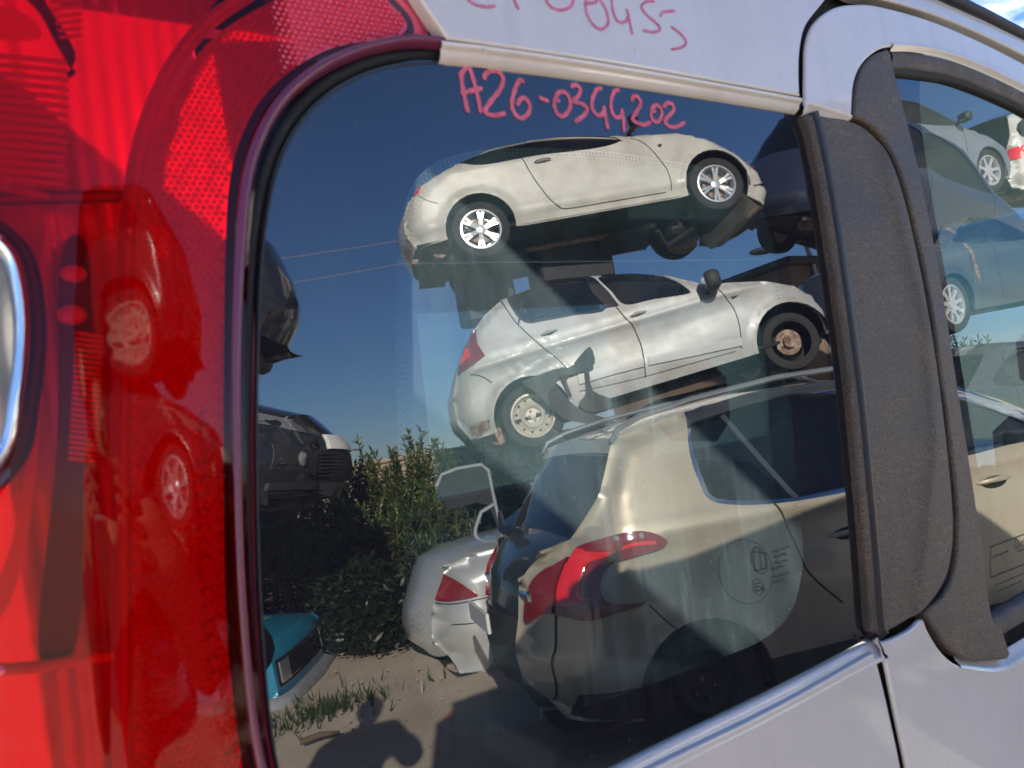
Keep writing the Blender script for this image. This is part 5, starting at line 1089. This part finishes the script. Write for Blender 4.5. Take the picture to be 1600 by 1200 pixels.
c = Car('scrap_graphite_saloon', 'graphite saloon roof showing just above the champagne SUV in the door window', 'car', (6, 0, 0), 0.84, profile('sedan', 'dgrey'), 'dgrey', [(0.95, 0.31), (3.6, 0.31)], anchor=(1545, 540, 7.2, (1.7, 0.5, 1.42)), group=GS)
windows(c, 'sedan'); c.build(); c.wheels4(('steel', 'steel'), rim='steel'); lights(c)
# spacers between the hatchback roof and the coupe
def blockpx(name, label, cat, px, py0, py1, wpx, dist, depth, m):
    a = yard(px, py1, dist); b = yard(px, py0, dist); w = wpx*(dist+0.9)/FPX; zc = (a[2]+b[2])/2; o = MB().box((0, 0, (b[2]-a[2])/2), (w, depth, b[2]-a[2]), None, 0.03).build(name, m); o.location = (a[0], a[1], a[2]); o.rotation_euler = (0, 0, rad(15)); tag(o, label, cat)
    return o
blockpx('spacer_block', 'tall black block wedged between hatchback roof and the coupe rear wheel', 'block', 765, 352, 505, 78, 8.7, 0.5, 'rack')
blockpx('spacer_block', 'wide black block under the coupe sill, above the hatchback roof', 'block', 895, 345, 445, 118, 8.7, 0.5, 'rack')

# ------------------------------------------------------------------ shrubs, wall, building, wires, lamp
def shrub(cx, cy, hgt, wid, seed, label, n_stems=10, light=0.12):
    r = np.random.default_rng(seed); root = empty('oleander_shrub', loc=(cx, cy, 0)); tag(root, label, 'shrub', 'tall leafy shrubs along the yard wall')
    st = MB(); V, F, V2, F2 = [], [], [], []
    def leaf(p, d, L, w, tgt):
        d = d/np.linalg.norm(d); s_ = np.cross(d, r.normal(size=3)); s_ /= np.linalg.norm(s_)+1e-9; up = np.cross(s_, d)
        VV, FF = tgt; n = len(VV); VV += [p, p+d*L*.45+s_*w+up*w*.3, p+d*L, p+d*L*.45-s_*w+up*w*.3, p+d*L*.5]; FF += [(n, n+1, n+4), (n+1, n+2, n+4), (n, n+4, n+3), (n+4, n+2, n+3)]
    for k in range(n_stems):
        a = r.uniform(0, 2*math.pi); rr_ = wid*math.sqrt(r.uniform(0, 1)); h = hgt*r.uniform(0.55, 1.0)*(1-0.25*rr_/wid); top_ = np.array([rr_*math.cos(a)*1.15, rr_*math.sin(a)*.8, h]); b = top_*[.35, .35, 0]
        mid = (b+top_)/2+r.normal(size=3)*[.06, .06, 0]; st.tube([b, mid, top_], [0.018, 0.012, 0.005], 5)
        side_ = [(mid, top_)]+[(mid+(top_-mid)*r.uniform(0, .6), mid+(top_-mid)*r.uniform(.2, .9)+np.array([r.normal()*.17, r.normal()*.17, r.uniform(.10, .34)])) for _ in range(6)]+[(b, mid)]
        for (p0, p1) in side_:
            L = np.linalg.norm(p1-p0); ax = (p1-p0)/L; st.tube([p0, p1], [0.007, 0.003], 4)
            for q in np.arange(0.05, 1.04, 0.034/max(L, .1)):
                p = p0+(p1-p0)*q
                for j in range(3):
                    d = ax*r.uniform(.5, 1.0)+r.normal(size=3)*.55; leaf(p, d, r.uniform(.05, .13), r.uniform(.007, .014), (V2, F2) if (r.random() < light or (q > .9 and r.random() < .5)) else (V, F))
    st.build('stem', 'bark', root); mesh('foliage', V, F, 'leaf', root)
    if V2: mesh('young_foliage', V2, F2, 'leaf_light', root)
spots = [(462, 8.6, 1.75, .62, 3, 'shrub with sunlit yellow-green leaves above the turquoise saloon', .45), (520, 9.2, 1.80, .6, 4, 'low shrub between the sunlit shrub and the tallest one', .15), (592, 9.0, 2.30, .55, 5, 'tallest spiky shrub rising in front of the pale wall', .08),
         (660, 9.0, 2.10, .6, 6, 'shrub with two bright upright tips right of the tallest shrub', .3), (725, 9.4, 1.85, .6, 7, 'shrub beside the raised boot lid', .15), (800, 9.6, 1.9, .65, 8, 'shrub seen under the hatchback rear wheel', .2), (560, 7.9, 1.45, .6, 9, 'low dark shrub in front of the tallest shrub', .05), (640, 8.0, 1.5, .6, 11, 'low dark shrub behind the silver saloon boot', .05),
         (880, 10.0, 2.0, .7, 12, 'shrub with orange flecks behind the champagne SUV roof', .2), (1590, 13.5, 2.6, 1.2, 13, 'pale flowering shrub between two scrap cars in the door window', .6), (380, 9.2, 1.9, .7, 14, 'shrub behind the black car nose', .2)]
for px, ds, hh, ww, sd, lb, lt in spots:
    p = yard(px, 800, ds); shrub(p[0], p[1], hh, ww, sd, lb, light=lt)
# dense lower hedge mass and a nearer leaf patch, shade put into their colour
def ground_pt(px, py):
    p, r = mirror_ray(px, py); return p+r*(-p[2]/r[2])
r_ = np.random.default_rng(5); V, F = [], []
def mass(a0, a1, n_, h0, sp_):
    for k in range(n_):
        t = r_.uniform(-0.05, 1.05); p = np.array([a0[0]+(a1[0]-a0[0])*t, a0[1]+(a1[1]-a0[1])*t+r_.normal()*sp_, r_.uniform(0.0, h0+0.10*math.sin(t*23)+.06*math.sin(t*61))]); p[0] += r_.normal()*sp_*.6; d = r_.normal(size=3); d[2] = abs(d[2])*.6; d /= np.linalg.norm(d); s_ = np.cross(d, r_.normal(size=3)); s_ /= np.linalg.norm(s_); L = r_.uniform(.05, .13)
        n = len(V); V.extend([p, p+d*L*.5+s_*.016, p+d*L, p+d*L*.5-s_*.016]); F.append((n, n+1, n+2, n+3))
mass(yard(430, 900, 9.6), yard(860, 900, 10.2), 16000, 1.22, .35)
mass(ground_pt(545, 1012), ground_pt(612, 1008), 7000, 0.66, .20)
tag(mesh('hedge_undergrowth', V, F, 'leaf_shade_tone'), 'dense leafy undergrowth at the foot of the shrubs, coloured dark as in shade', 'hedge', kind='stuff')
# pale wall behind the shrubs, built of rough courses
wl = empty('stone_wall'); w0, w1 = yard(250, 800, 13.5), yard(980, 800, 15.0); wl.location = (w0[0], w0[1], 0); tag(wl, 'pale sunlit stone wall behind the shrubs', 'wall')
dv_ = (w1-w0)*[1, 1, 0]; Lw = np.linalg.norm(dv_); dr = dv_/Lw; wl.rotation_euler = (0, 0, math.atan2(dr[1], dr[0]))
MB().box((Lw/2, 0, 0.85), (Lw, 0.28, 1.7)).build('wall_core', 'stone', wl)
me_ = None; k = 0
for row in range(6):
    x = -0.2*(row % 2)
    while x < Lw:
        w_ = 0.42+0.16*((k*7) % 5)/5
        o = MB().box((0, 0, 0), (w_-0.02, 0.06, 0.27-0.02), None, 0.012).build('stone', 'stone', wl); o.location = (x+w_/2, 0.150+0.012*((k*3) % 4), 0.135+row*0.27+0.002); x += w_; k += 1
MB().box((Lw/2, 0, 1.74), (Lw, 0.40, 0.08), None, 0.02).build('coping', 'stone', wl)
# brown building at the right
bp = yard(1285, 560, 15); hs = empty('workshop_building', loc=(bp[0]+1.6, bp[1]-3.2, 0)); tag(hs, 'brown workshop building behind the hatchback front wheel', 'building')
MB().box((0, 0, 2.1), (3.6, 6, 4.2)).build('wall', mat('brown_render', (0.30, 0.21, 0.14), 0.9, var=0.2, vscale=1.5), hs); MB().box((0, 0, 4.28), (4.0, 6.4, 0.14), None, 0.03).build('roof', 'rack', hs)
for i in range(2):
    f_ = MB().box((-0.6+i*1.5, 3.02, 2.6), (1.1, 0.06, 1.0), None, 0.01).build('window_frame', 'metal', hs); MB().box((-0.6+i*1.5, 3.06, 2.6), (0.98, 0.02, 0.88)).build('pane', 'car_glass_dark', f_)
# overhead wires
for i, (A_, B__) in enumerate((((455, 402), (612, 378)), ((468, 440), (628, 412)))):
    p, q = yard(*A_, 19), yard(*B__, 21); d = q-p; P = [p+d*t+np.array([0, 0, 0.02*(t*(t-1))]) for t in np.linspace(-2.5, 9, 50)]
    o = MB().tube(P, 0.012, 5).build('overhead_wire', mat('pale_wire', (0.5, 0.45, 0.48), 0.5, 0.5)); tag(o, ('upper' if i == 0 else 'lower')+' thin overhead wire crossing the sky left of the coupe', 'wire')
# street lamp
lpos = yard(1165, 400, 15.5); lend = yard(1262, 372, 15.8); sl = empty('street_lamp', loc=(lend[0], lend[1], 0)); tag(sl, 'street lamp head on a curved arm against the sky below the coupe nose', 'street lamp')
rel = lambda p: p-np.array([lend[0], lend[1], 0])
MB().tube([(0, 0, 0), (0, 0, lend[2]-0.5), rel(lend+np.array([-0.15, 0, -.05])), rel(yard(1220, 383, 15.6))], [0.09, 0.06, 0.045, 0.035], 10).build('pole', 'metal', sl, None, True)
hd = rel(lpos); e1 = rel(yard(1220, 384, 15.6)); ax = e1-hd
MB().ellipsoid((hd+e1)/2, (np.linalg.norm(ax)*.56, 0.16, 0.075), 10, np.array(Matrix.Rotation(math.atan2(ax[2], math.hypot(ax[0], ax[1])), 3, 'Y').inverted().to_3x3())).build('lamp_head', 'metal', sl, None, True)
# raised boot lid behind the saloon
bl = [(682, 760), (690, 742), (715, 732), (752, 726), (763, 735), (770, 770), (782, 822), (778, 823), (764, 790), (745, 785), (700, 796)]
q = np.array([yard(*p, 6.3) for p in bl]); c0 = q.mean(0); v2 = []
bo = empty('raised_boot_lid', loc=tuple(c0)); tag(bo, 'dark raised boot lid standing open among the shrubs', 'boot lid')
cen = np.zeros(3); Qf = q-c0; Qb = Qf+np.array([0.02, -0.05, 0.0]); n = len(q)
mesh('panel', np.concatenate([Qf, Qb]), [tuple(range(n)), tuple(range(2*n-1, n-1, -1))]+[(i, i+n, (i+1) % n+n, (i+1) % n) for i in range(n)], 'interior', bo)
MB().tube([q[i]-c0 for i in range(0, 8)], 0.016, 6).build('rim_seal', 'grey_bumper', bo, None, True)
MB().tube([yard(772, 788, 6.3)-c0, yard(752, 800, 6.3)-c0, yard(743, 825, 6.3)-c0, yard(742, 850, 6.3)-c0], 0.018, 6).build('hinge_arm', 'grey_bumper', bo, None, True)
# litter and weeds on the ground
def ground_pt(px, py):
    p, r = mirror_ray(px, py); return p+r*(-p[2]/r[2])
a, b = ground_pt(470, 1165), ground_pt(532, 1150); o = MB().tube([a+[0, 0, .02], (a+b)/2+[0, 0, .035], b+[0, 0, .02]], [0.02, 0.018, 0.012], 7).build('broken_branch', 'bark'); tag(o, 'broken stick lying on the pale ground below the turquoise saloon', 'stick')
V, F = [], []; g0 = ground_pt(505, 1112)
for k in range(330):
    a = r_.uniform(0, 6.28); rr_ = abs(r_.normal())*.22; p = g0+np.array([rr_*math.cos(a)*1.6, rr_*math.sin(a), -0.01]); hh = r_.uniform(.04, .13); d = np.array([r_.normal()*.03, r_.normal()*.03, hh]); w_ = np.array([r_.normal(), r_.normal(), 0])*.006; n = len(V); V += [p-w_, p+w_, p+d]; F.append((n, n+1, n+2))
tag(mesh('weeds', V, F, 'leaf'), 'small tuft of green weeds under the bumper of the turquoise saloon', 'weeds', kind='stuff')
V, F = [], []
for k in range(900):
    p = np.array([r_.uniform(-1, 5), r_.uniform(-9, -1.2), 0.0]); s_ = r_.uniform(.006, .022); n = len(V); V += [tuple(p+np.array(o)*s_) for o in ((1, 0, 0), (-.6, .8, 0), (-.5, -.9, 0), (0, 0, .8))]; F += [(n, n+1, n+3), (n+1, n+2, n+3), (n+2, n, n+3)]
tag(mesh('gravel', V, F, 'stone'), 'scattered small stones on the yard ground', 'gravel', kind='stuff')
#PART5
# ------------------------------------------------------------------ the person taking the picture, mirrored in lamp and pane edge
def skin_body(name, joints, edges, m, parent, loc=(0, 0, 0), sub=2, label=None):
    me = bpy.data.meshes.new(name); me.from_pydata([j[:3] for j in joints], edges, []); me.materials.append(MT[m]); o = bpy.data.objects.new(name, me); link(o, parent)
    md = o.modifiers.new('skin', 'SKIN'); md.use_smooth_shade = True
    for i, j in enumerate(joints):
        r = j[3]; me.skin_vertices[0].data[i].radius = (r, r if len(j) < 5 else j[4])
    me.skin_vertices[0].data[0].use_root = True
    s = o.modifiers.new('sub', 'SUBSURF'); s.levels = sub; s.render_levels = sub; return o
person = empty('person', loc=(-0.05, -0.52, 0)); tag(person, 'person in brown jacket holding up a phone in front of the van', 'person')
# hands come up to a phone held at the camera position; coordinates relative to the person's feet
cp = CAM-np.array([-0.05, -0.52, 0]); hR = cp-FWD*0.035+RIGHT*0.135-UP*0.02; hL = cp-FWD*0.035-RIGHT*0.135-UP*0.02
eR, eL = np.array([0.335, 0.08, 1.19]), np.array([-0.34, 0.20, 1.15]); sR, sL = np.array([0.20, 0.0, 1.42]), np.array([-0.20, 0.0, 1.42])
J = [(0, 0, 0.98, .15, .11), (0, 0.0, 1.20, .15, .11), (0, 0, 1.40, .14, .10), (0, 0.01, 1.50, .055), (0, 0.02, 1.58, .06), (*sR, .07), (*eR, .045), (*hR, .028), (*sL, .07), (*eL, .045), (*hL, .028),
     (0.10, 0, 0.88, .09), (0.11, 0.02, 0.50, .06), (0.12, 0, 0.08, .045), (0.12, 0.16, 0.04, .035), (-0.10, 0, 0.88, .09), (-0.11, 0.02, 0.50, .06), (-0.12, 0, 0.08, .045), (-0.12, 0.16, 0.04, .035)]
E_ = [(0, 1), (1, 2), (2, 3), (3, 4), (2, 5), (5, 6), (6, 7), (2, 8), (8, 9), (9, 10), (0, 11), (11, 12), (12, 13), (13, 14), (0, 15), (15, 16), (16, 17), (17, 18)]
skin_body('body', J, E_, 'skin', person)
wR, wL = eR+(hR-eR)*0.80, eL+(hL-eL)*0.80
skin_body('jacket', [(0, 0, 0.92, .185, .145), (0, 0, 1.18, .185, .145), (0, 0, 1.40, .165, .125), (0, 0.0, 1.47, .085), (*sR, .092), (*((sR+eR)/2), .082), (*eR, .068), (*((eR+wR)/2), .060), (*wR, .046), (*sL, .092), (*((sL+eL)/2), .082), (*eL, .068), (*((eL+wL)/2), .060), (*wL, .046)],
          [(0, 1), (1, 2), (2, 3), (2, 4), (4, 5), (5, 6), (6, 7), (7, 8), (2, 9), (9, 10), (10, 11), (11, 12), (12, 13)], 'jacket', person)
skin_body('trousers', [(0, 0, 0.95, .16, .125), (0.10, 0, 0.86, .105), (0.11, 0.02, 0.48, .085), (0.12, 0, 0.12, .075), (-0.10, 0, 0.86, .105), (-0.11, 0.02, 0.48, .085), (-0.12, 0, 0.12, .075)], [(0, 1), (1, 2), (2, 3), (0, 4), (4, 5), (5, 6)], 'jeans', person)
for sx in (1, -1): MB().box((sx*0.12, 0.07, 0.045), (0.10, 0.29, 0.09), None, 0.035).build('shoe', 'tyre', person)
# head: skull, jaw, nose, brow, eyes, ears, hair
hc = np.array([0, 0.04, 1.66]); hd_ = MB().ellipsoid(hc, (0.076, 0.095, 0.112), 14)
v_ = np.array(hd_.v)-hc
for p in v_:
    if p[2] < -0.02: k = min(1, (-p[2]-0.02)/0.09); p[0] *= 1-0.32*k; p[1] = p[1]*(1-0.18*k)+0.012*k
    if p[1] > 0.05 and abs(p[2]-0.012) < 0.02: p[1] -= 0.008
hd_.v = [tuple(p+hc) for p in v_]; head = hd_.build('head', 'skin', person, None, True)
MB().tube([hc+[0, 0.088, 0.018], hc+[0, 0.112, -0.022], hc+[0, 0.092, -0.034]], [0.008, 0.016, 0.012], 8).build('nose', 'skin', head, None, True)
MB().tube([hc+[-0.026, 0.083, -0.060], hc+[0, 0.094, -0.058], hc+[0.026, 0.083, -0.060]], [0.004, 0.008, 0.004], 6).build('mouth', mat('lips', (0.36, 0.12, 0.10), 0.5), head, None, True)
for sx in (1, -1):
    MB().ellipsoid(hc+[sx*0.030, 0.080, 0.008], (0.013, 0.010, 0.009), 7).build('eye', 'plate', head, None, True); MB().ellipsoid(hc+[sx*0.030, 0.0885, 0.008], (0.005, 0.003, 0.005), 6).build('pupil', 'black', head, None, True)
    MB().ellipsoid(hc+[sx*0.078, -0.004, 0.0], (0.012, 0.020, 0.032), 7).build('ear', 'skin', head, None, True)
hr = MB().ellipsoid(hc+[0, -0.014, 0.026], (0.086, 0.102, 0.106), 14); hv = np.array(hr.v)-hc; hv[(hv[:, 1] > 0.045) & (hv[:, 2] < 0.06), 1] *= 0.5; hr.v = [tuple(p+hc) for p in hv]; hr.build('hair', 'hair', head, None, True)
# phone and fingers
Rph = np.stack([RIGHT, UP, -FWD], 1)
ph = MB().box((0, 0, 0), (0.160, 0.076, 0.0085), Rph, 0.003).build('phone', 'phone'); pc = CAM-FWD*0.0085-RIGHT*0.024-UP*0.018; ph.location = tuple(pc); tag(ph, 'black phone held level in both hands of the person in the brown jacket', 'phone')
for sgn, hnd in ((1, hR), (-1, hL)):
    base = hnd; edge_c = pc-np.array([-0.05, -0.52, 0])+RIGHT*sgn*0.080; palm = edge_c+RIGHT*sgn*0.030-FWD*0.02-UP*0.01
    skin_body('hand', [(*base, .024), (*(base+(palm-base)*.5), .028, .018), (*palm, .030, .016)], [(0, 1), (1, 2)], 'skin', person, sub=1)
    for k, (up_, ln_) in enumerate(((0.036, .9), (0.014, 1.0), (-0.010, .95), (-0.034, .8))):
        b0 = palm+UP*up_*0.8; f1 = b0+RIGHT*sgn*0.004+FWD*0.030*ln_+UP*up_*.15; f2 = edge_c+UP*(up_+0.002)+FWD*0.016+RIGHT*sgn*0.006; f3 = edge_c+UP*up_+FWD*0.014-RIGHT*sgn*(0.018*ln_)
        MB().tube([b0, f1, f2, f3], [0.010, 0.0092, 0.0085, 0.0065], 10).build('finger', 'skin', person, None, True)
    MB().tube([palm-UP*0.01, palm+UP*0.02-RIGHT*sgn*0.01-FWD*0.012, edge_c-RIGHT*sgn*0.012+UP*0.030-FWD*0.012, edge_c-RIGHT*sgn*0.030+UP*0.036-FWD*0.012], [0.014, 0.012, 0.010, 0.007], 10).build('thumb', 'skin', person, None, True)
